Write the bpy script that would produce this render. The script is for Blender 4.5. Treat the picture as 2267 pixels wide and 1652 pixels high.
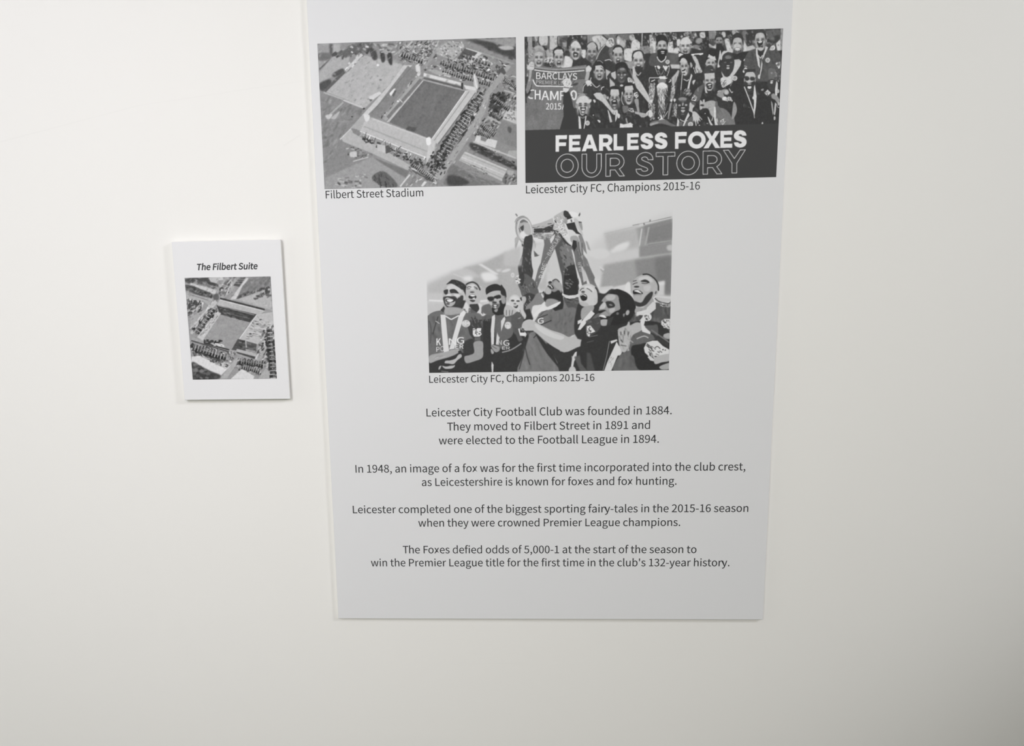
# White wall with a large printed poster board and a small room sign board.
import bpy, bmesh, math, random
import numpy as np
from mathutils import Vector, Matrix

for o in list(bpy.data.objects): bpy.data.objects.remove(o, do_unlink=True)
scene = bpy.context.scene
C = scene.collection

# ------------------------------------------------------------------ camera
EYE = 1.55            # camera height above the floor (m)
DIST = 1.135          # camera to wall plane
F_PX = 1900.0
PITCH, YAW, ROLL = 0.1895094480393788, -0.05283158402455158, -0.02097931525494493
CX, CY = 1133.5-109.257, 826.0+36.36
def cam_axes():
    cp, sp = math.cos(PITCH), math.sin(PITCH)
    fw = Vector((math.sin(YAW)*cp, math.cos(YAW)*cp, -sp))
    rt = Vector((math.cos(YAW), -math.sin(YAW), 0)); up = rt.cross(fw)
    return rt*math.cos(ROLL)+up*math.sin(ROLL), -rt*math.sin(ROLL)+up*math.cos(ROLL), fw
RT, UP, FW = cam_axes()
cam_data = bpy.data.cameras.new('camera')
cam = bpy.data.objects.new('camera', cam_data); C.objects.link(cam)
M = Matrix((RT, UP, -FW)).transposed().to_4x4(); M.translation = Vector((0, -DIST, EYE))
cam.matrix_world = M
cam_data.sensor_fit = 'HORIZONTAL'; cam_data.sensor_width = 36.0
cam_data.lens = 36.0*F_PX/2267.0
cam_data.shift_x = -(CX-1133.5)/2267.0
cam_data.shift_y = (CY-826.0)/2267.0
cam_data.clip_start = 0.02
scene.camera = cam

# ------------------------------------------------------------------ world, lights, exposure
world = bpy.data.worlds.new('room_ambience'); scene.world = world; world.use_nodes = True
bg = world.node_tree.nodes['Background']; bg.inputs['Color'].default_value = (0.000, 0.000, 0.000, 1); bg.inputs['Strength'].default_value = 1e-06
vs = scene.view_settings
vs.view_transform = 'Standard'; vs.look = 'None'; vs.gamma = 1.0; vs.exposure = 0.0; vs.use_curve_mapping = False

CEIL = 2.60
def soft_light(name, x, d, z, w, hgt, aim, watts, col):
    """added rectangular fill light, stands for no known source; aim = point it faces"""
    l = bpy.data.lights.new(name, 'AREA'); l.shape = 'RECTANGLE'; l.size = w; l.size_y = hgt; l.energy = watts; l.color = col
    o = bpy.data.objects.new(name, l); C.objects.link(o); o.location = (x, -d, z)
    v = Vector((aim[0]-x, -aim[1]+d, aim[2]-z))
    o.rotation_euler = v.to_track_quat('-Z', 'Y').to_euler()
    return o
def fitted_spot(name, x, d, tx, tz, ang, blend, soft, watts, col):  # added spots, fitted to the wall's brightness, no known fixtures
    l = bpy.data.lights.new(name, 'SPOT'); l.energy = watts; l.color = col; l.shadow_soft_size = soft
    l.spot_size = math.radians(2*ang); l.spot_blend = blend
    o = bpy.data.objects.new(name, l); C.objects.link(o); o.location = (x, -d, CEIL-.02)
    v = Vector((tx, 0, EYE+tz))-o.location
    o.rotation_euler = v.to_track_quat('-Z', 'Y').to_euler()
    return o
soft_light('added_soft_fill', -1.2, 2.9, 1.7, 2, 1.8, (-0.8, 0, 1.8), 29.41, (0.980, 1.000, 0.905))
soft_light('added_soft_fill', -3, 0.9, 1.4, 1.2, 2, (-1, 0, 1.4), 19.51, (1.000, 0.992, 0.965))
fitted_spot('added_spot_fill', 1.848, 1.134, 0.56, 0.276, 26.07, 0.609, 0.2, 151.4, (0.959, 0.957, 1.000))
fitted_spot('added_spot_fill', -0.8, 1.6, -0.8, 0.2, 34, 1, 0.25, 102.6, (0.922, 0.888, 1.000))
fitted_spot('added_spot_fill', -0.2, 2.4, -0.5, -0.4, 24, 0.8, 0.4, 33.61, (1.000, 0.979, 0.964))
fitted_spot('added_spot_fill', 0.6, 2.4, 0.1, -0.1, 20, 0.8, 0.4, 123.4, (1.000, 0.960, 0.926))
import numpy as np, math, random
# ---------------------------------------------------------------- print artwork rasteriser (flat print, drawn in code)
SS = 3
class Art:
    """Greyscale drawing surface; coordinates are set by a movable frame (origin, scale)."""
    def __init__(s, x0, y0, x1, y1, base):
        s.x0, s.y0 = x0, y0
        s.w, s.h = int((x1-x0)*SS), int((y1-y0)*SS)
        s.a = np.full((s.h, s.w), float(base), np.float32)
        s.frame(0, 0, 1)
    def frame(s, ox, oy, k): s.ox, s.oy, s.k = ox, oy, k
    def T(s, P):
        P = np.asarray(P, float)
        return np.c_[(P[:, 0]/s.k+s.ox-s.x0)*SS, (P[:, 1]/s.k+s.oy-s.y0)*SS]
    def mask(s, loops, blur=0):
        pad = int(3*blur)+2
        A = np.vstack(loops)
        ax, ay = max(0, int(A[:, 0].min())-pad), max(0, int(A[:, 1].min())-pad)
        bx, by = min(s.w, int(A[:, 0].max())+pad+1), min(s.h, int(A[:, 1].max())+pad+1)
        if bx <= ax or by <= ay: return None
        W, Hh = bx-ax, by-ay
        t = np.zeros((Hh, W+1), np.int32)
        for L in loops:
            N = np.roll(L, -1, 0)
            for (xa, ya), (xb, yb) in zip(L, N):
                if ya == yb: continue
                if ya > yb: xa, ya, xb, yb = xb, yb, xa, ya
                r0, r1 = max(ay, math.ceil(ya-.5)), min(by-1, math.ceil(yb-.5)-1)
                if r1 < r0: continue
                r = np.arange(r0, r1+1)
                x = xa+(r+.5-ya)*(xb-xa)/(yb-ya)
                np.add.at(t, (r-ay, np.clip(np.ceil(x-.5).astype(int)-ax, 0, W)), 1)
        m = (np.cumsum(t, 1)[:, :W] % 2).astype(np.float32)
        if blur > 0: m = gauss(m, blur)
        return m, ax, ay, bx, by
    def put(s, loops, g, blur=0, al=1):
        q = s.mask(loops, blur*SS/s.k)
        if q is None: return
        m, ax, ay, bx, by = q
        v = s.a[ay:by, ax:bx]
        v += m*al*(g-v)
    def poly(s, g, P, blur=0, al=1): s.put([s.T(P)], g, blur, al)
    def smooth(s, g, P, blur=0, al=1): s.put([s.T(spline(P, True))], g, blur, al)
    def line(s, g, w, P, blur=0, al=1, sm=False):
        if sm: P = spline(P, False)
        P = np.asarray(P, float)
        loops = []
        n = len(P)
        L, R = [], []
        for i in range(n):
            d = P[min(i+1, n-1)]-P[max(i-1, 0)]
            d = d/(np.hypot(*d)+1e-9)
            nn = np.array([-d[1], d[0]])*w/2
            L.append(P[i]+nn); R.append(P[i]-nn)
        s.put([s.T(L+R[::-1])], g, blur, al)
    def ell(s, g, cx, cy, rx, ry, rot=0, blur=0, al=1):
        s.put([s.T(ellpts(cx, cy, rx, ry, rot))], g, blur, al)
    def clutter(s, P, n, lo, hi, a, b, ang, seed, blur=0, al=1, jit=.25):
        """many small oriented patches scattered inside an outline"""
        R = random.Random(seed); P = np.asarray(P, float)
        x0, y0 = P.min(0); x1, y1 = P.max(0); c = 0
        while c < n:
            x, y = R.uniform(x0, x1), R.uniform(y0, y1)
            if not inside(P, x, y):
                n -= .06; continue
            c += 1
            t = math.radians(ang+R.gauss(0, 1)*jit*60); ca, sa = math.cos(t), math.sin(t)
            u, v = a*R.uniform(.5, 1.3)/2, b*R.uniform(.5, 1.3)/2
            q = [(x+ca*i*u-sa*j*v, y+sa*i*u+ca*j*v) for i, j in ((-1, -1), (1, -1), (1, 1), (-1, 1))]
            s.poly(R.uniform(lo, hi), q, blur, al)
    def run(s, text):
        for ln in text.strip().split('\n'):
            ln = ln.split('#')[0].split()
            if not ln: continue
            op = ln[0]
            if op == 'F': s.frame(*map(float, ln[1:])); continue
            h = ln[1]; al = 1; bl = 0
            if '@' in h: h, a_ = h.split('@'); al = float(a_)
            hv = h.split(',')
            if '/' in hv[0]: hv[0], b_ = hv[0].split('/'); bl = float(b_)
            hv = [float(x) for x in hv]
            pts = [tuple(float(v) for v in q.split(',')) for q in ln[2:]]
            if op == 'p': s.poly(hv[0], pts, bl, al)
            elif op == 's': s.smooth(hv[0], pts, bl, al)
            elif op == 'l': s.line(hv[0], hv[1], pts, bl, al)
            elif op == 'c': s.line(hv[0], hv[1], pts, bl, al, True)
            elif op == 'e':
                for q in pts: s.ell(hv[0], *q, blur=bl, al=al)
            elif op == 'n': s.clutter(pts, hv[0], hv[1], hv[2], hv[3], hv[4], hv[5], hv[6], bl, al)
            elif op == 'r': s.row(hv, pts, bl)
            elif op == 'H': s.head(hv, pts)
    def row(s, hv, pts, bl):
        """terrace of small houses: dark roof slopes with pale gable strips, along a polyline"""
        dk, lt, n, w = hv[:4]; n = int(n); R = random.Random(int(pts[0][0]*7+pts[0][1]))
        (xa, ya), (xb, yb) = pts; ux, uy = (xb-xa)/n, (yb-ya)/n; L = math.hypot(ux, uy); nx, ny = -uy/L*w/2, ux/L*w/2
        for i in range(n):
            x, y = xa+ux*i, ya+uy*i; j = R.uniform(.75, 1.15)
            q = lambda a, b, c, d: [(x+ux*a+nx*c*j, y+uy*a+ny*c*j), (x+ux*b+nx*c*j, y+uy*b+ny*c*j), (x+ux*b+nx*d*j, y+uy*b+ny*d*j), (x+ux*a+nx*d*j, y+uy*a+ny*d*j)]
            s.poly(dk+R.uniform(-12, 26), q(.05, .8, -.1, 1), bl); s.poly(dk+40+R.uniform(-12, 30), q(.05, .8, -1, -.1), bl)
            s.poly(lt+R.uniform(-30, 12), q(.78, 1.0, -1.05, .6), bl, .9)
            if R.random() < .4: s.poly(lt, q(.3, .5, -.25, 0), bl)
    def head(s, hv, pts):
        """H skin,hair,beard,mouthw,mouthh,fringe  cx,cy,rx,ry,rot"""
        sk, hair, beard, mw, mh, fr = (list(hv)+[0]*6)[:6]
        cx, cy, rx, ry, rot = (list(pts[0])+[0])[:5]
        if sk > 150: sk *= .93
        t = math.radians(rot); ca, sa = math.cos(t), math.sin(t)
        def E(g, u, v, a, b, bl=0, al=1, r=0):
            x, y = u*rx, v*ry
            s.ell(g, cx+ca*x-sa*y, cy+sa*x+ca*y, a*rx, b*ry, rot+r, bl, al)
        if hair: E(hair, 0, -.22, 1.07, .86)
        E(sk*.88, -.98, .05, .16, .2); E(sk*.88, .98, .05, .16, .2)
        E(sk*.8, 0, .1, .93, .9); E(sk, 0, .02, .86, .93, .8); E(sk*.9, 0, .5, .8, .5, 3, .45)
        E(sk, 0, .66, .52, .36, .8)
        E(sk*.62, .74, .3, .24, .62, 2.4, .8); E(sk*.72, -.8, .3, .2, .55, 2.4, .7); E(sk*.8, 0, -.5+fr, .62, .1, 1.6, .5); E(sk*.7, .3, .42, .1, .24, 1.2, .7, -14); E(sk*.7, -.3, .42, .1, .24, 1.2, .7, 14)
        E(min(222, sk*1.05), 0, -.45+fr, .45, .2, 2, .7)
        if hair:
            cap = [(-1.02, .05), (-1.08, -.4), (-.8, -.88), (0, -1.12), (.8, -.88), (1.08, -.4), (1.02, .05), (.86, -.22), (.7, -.52+fr), (.2, -.66+fr), (-.3, -.64+fr), (-.72, -.5+fr), (-.86, -.2)]
            s.smooth(hair, [(cx+ca*u*rx-sa*v*ry, cy+sa*u*rx+ca*v*ry) for u, v in cap], .6)
            E(hair+34, -.3, -.88, .35, .1, 1, .5, -20)
        if beard: E(beard, 0, .62, .72, .42, 1.2, .85); E(sk*.9, 0, .3, .5, .18, 1, .8)
        for q in (-1, 1):
            E(sk*.62, q*.4, -.02, .33, .13, .8, .8)
            E(66, q*.4, -.03, .2, .07, .7, .85); E(sk*.55, q*.42, -.16, .3, .045, .5, .9, q*8)
            E(min(225, sk*1.07), q*.5, .2, .24, .12, 1, .8)
        E(min(225, sk*1.06), 0, .1, .1, .2, .6, .8); E(sk*.5, 0, .31, .2, .055, .5, .8)
        if mh:
            E(sk*.7, 0, .6, mw*1.25, mh*1.25, 1, .7)
            E(62, 0, .6, mw*.9, mh*.88, .7); E(200, 0, .6-mh*.5, mw*.6, mh*.26, .6)
            E(sk*.72, 0, .6+mh*.55, mw*.5, mh*.3, .6, .8)
        E(min(230, sk*1.06), 0, .88, .25, .08, 1, .7)
    def text(s, txt, x, y, capx, wide, g, slope=0, bold=0, al=1, blur=0, font=None, rot=0):
        """glyph outlines placed on the print; capx = cap height, wide = full width"""
        loops, w = textloops(txt)
        k = capx/CAP; kx = wide/w
        out = []
        for L in loops:
            c_, s_ = math.cos(math.radians(rot)), math.sin(math.radians(rot))
            out.append(s.T([(x+px*kx*c_+py*k*s_, y+px*kx*s_-py*k*c_+slope*px*kx) for px, py in L]))
        s.put(out, g, blur, al)
        for d in ([(-bold, 0), (bold, 0), (0, bold), (0, -bold)] if bold else []):
            s.put([o+np.array(d)*SS/s.k for o in out], g, blur, al)
    def finish(s, blur):
        a = gauss(s.a, blur*SS)
        return a
def inside(P, x, y):
    c = False; j = len(P)-1
    for i in range(len(P)):
        if (P[i][1] > y) != (P[j][1] > y) and x < (P[j][0]-P[i][0])*(y-P[i][1])/(P[j][1]-P[i][1])+P[i][0]: c = not c
        j = i
    return c
def ellpts(cx, cy, rx, ry, rot=0, n=28, a0=0, a1=360):
    t = np.radians(np.linspace(a0, a1, n, endpoint=(a1-a0) != 360)); r = math.radians(rot)
    x, y = rx*np.cos(t), ry*np.sin(t)
    return np.c_[cx+x*math.cos(r)-y*math.sin(r), cy+x*math.sin(r)+y*math.cos(r)]
def spline(P, closed, k=5):
    P = [np.array(p, float) for p in P]; n = len(P); out = []
    for i in range(n if closed else n-1):
        if closed: a, b, c, d = P[i-1], P[i], P[(i+1) % n], P[(i+2) % n]
        else: a, b, c, d = P[max(i-1, 0)], P[i], P[i+1], P[min(i+2, n-1)]
        for j in range(k):
            t = j/k
            out.append(.5*(2*b+(c-a)*t+(2*a-5*b+4*c-d)*t*t+(3*b-a-3*c+d)*t**3))
    if not closed: out.append(P[-1])
    return out
def gauss(a, sg):
    if sg < .3: return a
    r = max(1, int(3*sg)); k = np.exp(-.5*(np.arange(-r, r+1)/sg)**2); k /= k.sum()
    for ax in (0, 1):
        if r <= 8:
            p = np.pad(a, [(r, r) if i == ax else (0, 0) for i in (0, 1)], mode='edge')
            o = np.zeros_like(a)
            for i, w in enumerate(k):
                o += w*(p[i:i+a.shape[0]] if ax == 0 else p[:, i:i+a.shape[1]])
            a = o
        else:  # wide blur: three box passes
            b = max(1, int(sg*1.0)); n = 2*b+1
            for _ in range(3):
                p = np.pad(a, [(b+1, b) if i == ax else (0, 0) for i in (0, 1)], mode='edge')
                c = np.cumsum(p, ax, dtype=np.float64)
                a = ((c[n:]-c[:-n]) if ax == 0 else (c[:, n:]-c[:, :-n])).astype(np.float32)/n
    return a

GLYPHS = {
 'A': (852, '6,0 136,0 235,314 611,314 709,0 846,0 497,1027 353,1027;268,416 318,574 339,643 360,712 381,781 401,850 420,922 426,922 446,851 466,781 486,712 507,644 529,574 578,416'),
 'B': (920, '141,0 468,0 596,12 704,48 786,108 839,192 857,301 847,378 819,441 775,490 717,525 648,546 648,553 701,578 743,615 773,662 792,716 798,776 782,871 734,942 659,990 562,1018 445,1027 141,1027;270,591 270,924 429,924 516,919 583,901 632,869 661,823 671,759 662,701 634,655 586,620 517,598 423,591;270,104 270,490 450,490 548,483 626,462 683,425 718,373 730,305 718,231 682,174 624,135 546,111 450,104'),
 'C': (894, '528,-18 604,-12 673,7 735,37 792,78 843,129 772,211 731,171 688,139 641,115 590,100 534,95 425,114 337,169 270,256 229,373 214,517 229,658 273,773 340,859 430,913 538,931 588,927 634,914 676,894 714,867 748,835 818,919 778,957 729,992 672,1019 608,1038 536,1045 389,1021 264,953 166,843 104,695 81,513 103,329 165,182 260,73 383,5'),
 'D': (964, '141,0 403,0 572,23 705,88 802,195 861,338 881,517 861,696 802,838 704,942 569,1005 398,1027 141,1027;270,106 270,922 387,922 517,904 618,854 690,772 734,659 748,517 734,375 690,260 618,176 517,124 387,106'),
 'E': (825, '141,0 748,0 748,111 270,111 270,485 660,485 660,595 270,595 270,917 732,917 732,1027 141,1027'),
 'F': (773, '141,0 270,0 270,461 662,461 662,570 270,570 270,917 732,917 732,1027 141,1027'),
 'G': (965, '545,-18 624,-12 697,4 761,29 816,62 861,101 861,532 524,532 524,424 742,424 742,155 714,135 681,118 642,106 601,98 557,95 437,114 342,169 272,256 229,373 214,517 230,658 275,773 346,859 441,913 556,931 613,926 663,913 706,892 744,865 777,835 847,919 808,956 759,990 701,1018 632,1038 552,1045 399,1021 269,953 169,843 104,695 81,513 103,329 167,182 265,73 393,5'),
 'H': (1020, '141,0 270,0 270,485 749,485 749,0 880,0 880,1027 749,1027 749,597 270,597 270,1027 141,1027'),
 'I': (410, '141,0 270,0 270,1027 141,1027'),
 'K': (905, '141,0 270,0 270,325 447,535 755,0 899,0 528,637 850,1027 703,1027 273,511 270,511 270,1027 141,1027'),
 'L': (761, '141,0 720,0 720,111 270,111 270,1027 141,1027'),
 'M': (1137, '141,0 258,0 258,569 257,625 254,687 250,751 246,814 241,871 246,871 329,637 524,104 611,104 804,637 887,871 892,871 888,814 883,751 879,687 876,625 875,569 875,0 996,0 996,1027 840,1027 644,478 630,435 616,392 603,349 588,306 573,263 567,263 493,478 297,1027 141,1027'),
 'N': (1013, '141,0 263,0 263,539 262,604 259,669 256,733 252,797 248,860 254,860 364,648 738,0 871,0 871,1027 748,1027 748,493 749,428 752,362 756,296 761,231 766,168 759,168 648,380 273,1027 141,1027'),
 'O': (1039, '520,-18 664,6 785,75 878,186 937,335 958,517 937,698 878,845 785,954 664,1022 520,1045 375,1022 254,954 161,845 102,698 81,517 102,335 161,186 254,75 375,6;520,95 417,114 332,170 269,258 228,375 214,517 228,658 269,773 332,859 417,913 520,931 622,913 707,859 771,773 811,658 825,517 811,375 771,258 707,170 622,114'),
 'P': (887, '141,0 270,0 270,409 440,409 566,421 670,458 750,520 800,609 818,725 800,843 749,928 668,985 562,1017 434,1027 141,1027;270,514 270,922 417,922 515,916 591,896 645,859 678,803 689,725 679,647 647,588 595,546 520,522 423,514'),
 'R': (889, '270,539 270,922 443,922 530,916 600,896 651,862 681,810 692,739 681,667 651,611 600,571 530,547 443,539;704,0 850,0 590,450 667,477 731,520 779,578 810,651 821,739 803,851 755,933 679,987 580,1017 462,1027 141,1027 141,0 270,0 270,436 455,436'),
 'S': (835, '426,-18 544,-4 641,38 713,100 759,180 775,273 764,355 734,421 689,473 631,514 563,548 417,611 369,632 323,657 284,688 257,730 246,783 255,833 281,874 321,905 374,925 438,931 493,927 544,915 590,895 633,869 672,836 739,919 692,960 638,995 576,1022 510,1039 438,1045 333,1032 244,995 175,937 131,862 115,773 127,692 161,627 209,577 265,538 324,510 471,445 526,420 574,393 610,360 634,318 643,262 633,206 606,160 562,125 502,103 427,95 364,101 303,118 245,145 191,180 144,223 67,133 124,82 190,40 262,8 341,-11'),
 'T': (839, '354,0 485,0 485,917 796,917 796,1027 43,1027 43,917 354,917'),
 'V': (805, '329,0 479,0 805,1027 674,1027 508,471 488,401 470,334 451,268 431,202 409,132 403,132 304,471 137,1027 1,1027'),
 'W': (1230, '254,0 408,0 560,619 612,853 618,853 668,619 824,0 980,0 1192,1027 1069,1027 958,468 902,134 894,134 821,468 678,1027 559,1027 417,468 345,134 339,134 277,468 169,1027 36,1027'),
 'Y': (744, '307,0 436,0 436,398 745,1027 611,1027 479,737 375,511 370,511 269,737 136,1027 -1,1027 307,398'),
 'a': (789, '304,-18 359,-13 412,3 463,27 511,57 556,91 560,91 571,0 676,0 676,468 667,573 637,659 586,725 512,766 413,780 341,774 275,758 214,735 160,708 115,681 164,592 202,616 245,639 291,657 340,669 392,674 456,663 501,634 530,592 545,539 549,482 376,454 245,414 154,358 100,287 83,197 93,122 124,62 171,18 232,-9;340,85 297,90 260,103 231,126 213,160 206,206 217,261 253,307 318,345 415,375 549,396 549,185 506,149 464,121 424,101 383,89'),
 'b': (866, '464,-18 565,-1 655,51 728,135 776,249 794,392 781,523 744,630 683,711 598,762 492,780 441,775 391,760 342,737 296,707 252,674 258,810 258,1115 129,1115 129,0 231,0 242,78 248,78 289,45 332,18 376,-2 421,-14;443,90 410,92 375,100 337,115 297,137 258,168 258,569 300,605 341,634 382,655 421,668 459,672 536,659 593,622 632,563 654,485 661,391 650,287 620,204 574,142 514,103'),
 'c': (714, '429,-18 483,-14 535,-2 585,18 632,45 675,77 619,164 589,140 556,119 519,103 481,92 440,88 362,102 296,140 247,201 216,282 204,380 216,477 249,558 300,620 366,659 444,672 478,669 510,660 540,647 568,628 595,606 660,690 626,718 587,743 544,762 494,775 438,780 325,763 225,712 145,630 92,519 73,380 90,241 140,131 216,49 314,-1'),
 'd': (868, '388,-18 441,-13 492,3 539,26 581,56 619,90 623,90 634,0 739,0 739,1115 611,1115 611,822 618,692 578,722 539,747 498,765 454,776 403,780 302,762 212,710 140,627 92,516 74,380 89,241 130,130 195,49 282,-1;416,90 343,102 285,139 242,199 215,280 206,381 217,478 248,559 296,620 356,659 426,672 463,669 500,661 536,645 573,623 611,592 611,193 573,156 535,127 497,106 457,94'),
 'e': (776, '437,-18 496,-14 550,-4 600,13 645,34 686,59 641,144 607,123 571,107 534,94 494,87 451,84 370,96 302,131 250,186 214,260 199,350 711,350 717,423 704,543 666,642 604,717 520,764 413,780 311,762 218,711 143,628 92,516 73,380 91,242 143,131 221,50 321,-1;197,441 216,524 250,590 297,638 353,668 416,678 481,668 534,639 573,591 597,525 605,441'),
 'f': (455, '46,657 150,657 150,0 277,0 277,657 438,657 438,761 277,761 277,881 282,934 294,976 316,1006 346,1025 385,1031 413,1028 442,1021 471,1010 499,1109 461,1122 418,1130 371,1133 290,1122 228,1089 184,1037 158,968 150,882 150,761 46,754'),
 'g': (790, '385,-350 516,-336 622,-298 702,-241 753,-169 770,-87 760,-20 728,31 674,67 600,87 506,94 356,94 276,105 234,134 223,176 229,213 247,243 272,268 308,253 346,244 384,241 473,253 550,287 610,342 649,416 662,506 660,544 651,579 638,611 621,639 601,662 756,662 756,761 492,761 461,771 425,778 384,780 296,768 218,732 156,676 114,601 99,508 105,456 120,408 142,367 169,332 199,304 199,298 175,279 152,255 133,226 120,193 115,157 124,103 148,62 183,32 183,25 144,-3 113,-35 90,-70 76,-108 71,-147 86,-218 129,-275 195,-316 282,-342;384,328 334,336 290,359 254,397 231,447 223,508 231,570 254,619 289,656 333,679 384,686 436,679 480,656 515,619 538,570 546,508 538,447 514,397 479,359 435,336;403,-262 327,-256 266,-238 221,-211 193,-174 183,-129 191,-85 216,-41 261,0 295,-7 328,-10 359,-11 490,-11 545,-14 588,-25 619,-43 638,-70 644,-108 633,-154 602,-196 552,-230 485,-253'),
 'h': (850, '129,0 258,0 258,552 301,593 341,626 380,649 421,663 465,668 519,661 559,638 588,598 604,541 609,465 609,0 737,0 737,482 728,587 701,670 655,731 590,768 504,780 445,774 391,755 341,728 295,693 252,653 258,810 258,1115 129,1115'),
 'i': (385, '129,0 258,0 258,761 129,761;193,917 238,928 268,958 279,1003 268,1046 238,1075 193,1085 149,1075 120,1046 109,1003 120,958 149,928'),
 'k': (773, '129,0 255,0 255,200 398,367 620,0 759,0 472,454 725,761 583,761 261,360 255,360 255,1115 129,1115'),
 'l': (398, '263,-18 294,-17 318,-12 338,-7 319,91 293,88 275,94 262,111 258,143 258,1115 129,1115 129,151 134,92 149,45 175,10 213,-11'),
 'm': (1297, '129,0 258,0 258,552 298,594 338,627 376,650 413,664 448,668 500,661 540,638 568,598 584,541 590,465 590,0 717,0 717,552 759,594 799,627 837,650 873,664 909,668 961,661 1001,638 1028,598 1045,541 1050,465 1050,0 1178,0 1178,482 1169,587 1142,670 1096,731 1032,768 948,780 894,773 842,753 792,723 744,682 696,634 674,684 643,724 602,755 550,774 486,780 433,774 383,755 335,727 291,691 249,650 246,650 234,761 129,761'),
 'n': (854, '129,0 258,0 258,552 301,593 341,626 380,649 421,663 465,668 519,661 559,638 588,598 604,541 609,465 609,0 737,0 737,482 728,587 701,670 655,731 590,768 504,780 445,774 390,755 340,727 293,691 249,650 246,650 234,761 129,761'),
 'o': (849, '424,-18 532,-1 629,49 706,131 757,241 776,380 757,519 706,630 629,712 532,763 424,780 316,763 220,712 143,630 92,519 73,380 92,241 143,131 220,49 316,-1;424,88 351,102 290,140 244,201 215,282 204,380 215,477 244,558 290,620 351,659 424,672 498,659 559,620 606,558 635,477 646,380 635,282 606,201 559,140 498,102'),
 'p': (868, '129,-321 258,-321 258,-63 254,70 295,39 337,14 380,-4 422,-15 464,-18 565,-1 655,51 728,135 776,249 794,392 781,523 744,630 683,711 598,762 492,780 439,774 388,759 339,735 292,706 249,672 246,672 234,761 129,761;443,90 410,92 375,100 337,115 298,137 258,168 258,569 301,605 342,634 382,655 421,668 459,672 536,659 593,622 632,563 654,485 661,391 650,287 620,204 574,142 514,103'),
 'r': (543, '129,0 258,0 258,489 291,557 328,607 368,640 409,659 448,665 476,664 499,660 522,653 546,763 522,773 496,779 465,780 415,773 368,752 324,719 284,675 249,622 246,622 234,761 129,761'),
 's': (655, '328,-18 425,-7 502,26 558,75 592,137 604,207 590,283 554,339 502,381 439,412 373,438 323,458 278,478 242,502 218,532 209,570 214,605 231,635 259,659 298,675 350,681 389,677 425,668 459,653 491,635 522,613 584,693 547,721 503,744 456,763 404,776 349,780 258,769 185,739 131,692 98,633 87,564 100,495 134,442 184,401 244,370 308,345 358,325 406,303 445,275 472,242 482,200 476,163 458,130 428,104 386,87 332,81 280,85 233,98 189,117 147,142 106,172 45,87 91,53 144,24 202,1 264,-13'),
 't': (528, '367,-18 415,-14 463,-4 508,10 483,106 456,96 426,88 396,85 350,92 317,110 295,140 282,180 279,231 279,657 486,657 486,761 279,761 279,975 172,975 158,761 38,754 38,657 151,657 151,235 158,150 181,80 221,27 283,-6'),
 'u': (850, '352,-18 411,-12 464,6 513,35 559,73 602,119 606,119 616,0 723,0 723,761 595,761 595,221 553,173 514,137 475,112 434,97 389,92 336,100 296,123 268,162 252,219 246,294 246,761 118,761 118,279 127,173 154,90 200,30 265,-6'),
 'v': (730, '293,0 443,0 711,761 585,761 441,328 371,104 364,104 294,328 151,761 18,761'),
 'w': (1123, '249,0 398,0 506,408 517,451 527,495 538,539 547,583 557,629 564,629 575,583 585,539 595,496 605,453 616,410 725,0 881,0 1087,761 964,761 853,321 807,109 800,109 746,321 627,761 503,761 384,321 333,109 326,109 282,321 168,761 38,761'),
 'x': (697, '21,0 155,0 258,178 335,314 342,314 371,269 398,224 424,178 536,0 676,0 426,384 657,761 524,761 430,594 363,466 356,466 330,509 305,551 282,594 179,761 41,761 272,396'),
 'y': (730, '141,-328 224,-315 292,-278 346,-221 390,-149 426,-64 711,761 587,761 450,339 388,123 381,123 305,339 151,761 18,761 324,-1 307,-59 285,-112 257,-157 224,-192 183,-215 136,-223 115,-221 94,-216 77,-210 52,-312 78,-321 108,-326'),
 '0': (777, '389,-18 497,3 586,67 652,174 694,323 709,517 694,708 652,856 586,961 497,1024 389,1045 281,1024 192,961 126,856 84,708 70,517 84,323 126,174 192,67 281,3;389,85 324,101 270,151 229,235 203,356 193,517 203,676 229,797 270,880 324,928 389,944 454,928 509,880 550,797 576,676 585,517 576,356 550,235 509,151 454,101'),
 '1': (777, '123,0 686,0 686,106 480,106 480,1027 382,1027 347,1008 309,992 268,977 221,965 169,954 169,873 353,873 353,106 123,106'),
 '2': (777, '62,0 707,0 707,111 423,111 391,110 357,108 322,106 288,103 255,101 389,236 501,366 586,494 639,620 658,744 645,845 606,928 543,991 460,1031 359,1045 285,1038 220,1018 161,987 107,946 56,895 130,822 166,861 206,894 248,919 294,935 343,941 412,931 465,904 502,860 525,804 532,738 514,628 459,510 366,380 234,236 62,76'),
 '3': (777, '368,-18 473,-5 564,32 635,92 682,174 699,275 688,353 657,419 610,471 551,510 482,535 482,542 543,570 593,609 631,659 655,719 664,789 649,878 608,949 545,1001 462,1034 364,1045 297,1039 235,1022 178,996 126,963 78,923 147,842 184,875 224,902 266,923 312,936 360,941 419,934 468,912 504,878 526,833 534,779 524,716 495,662 441,620 361,592 249,583 249,485 374,475 465,448 525,405 558,348 569,279 559,214 531,161 487,121 429,97 360,88 295,95 238,112 188,138 145,170 106,206 41,123 85,80 139,41 203,10 279,-11'),
 '4': (777, '476,0 597,0 597,283 734,283 734,385 597,385 597,1027 455,1027 28,367 28,283 476,283;476,385 161,385 395,735 478,887 483,887 476,700'),
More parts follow.
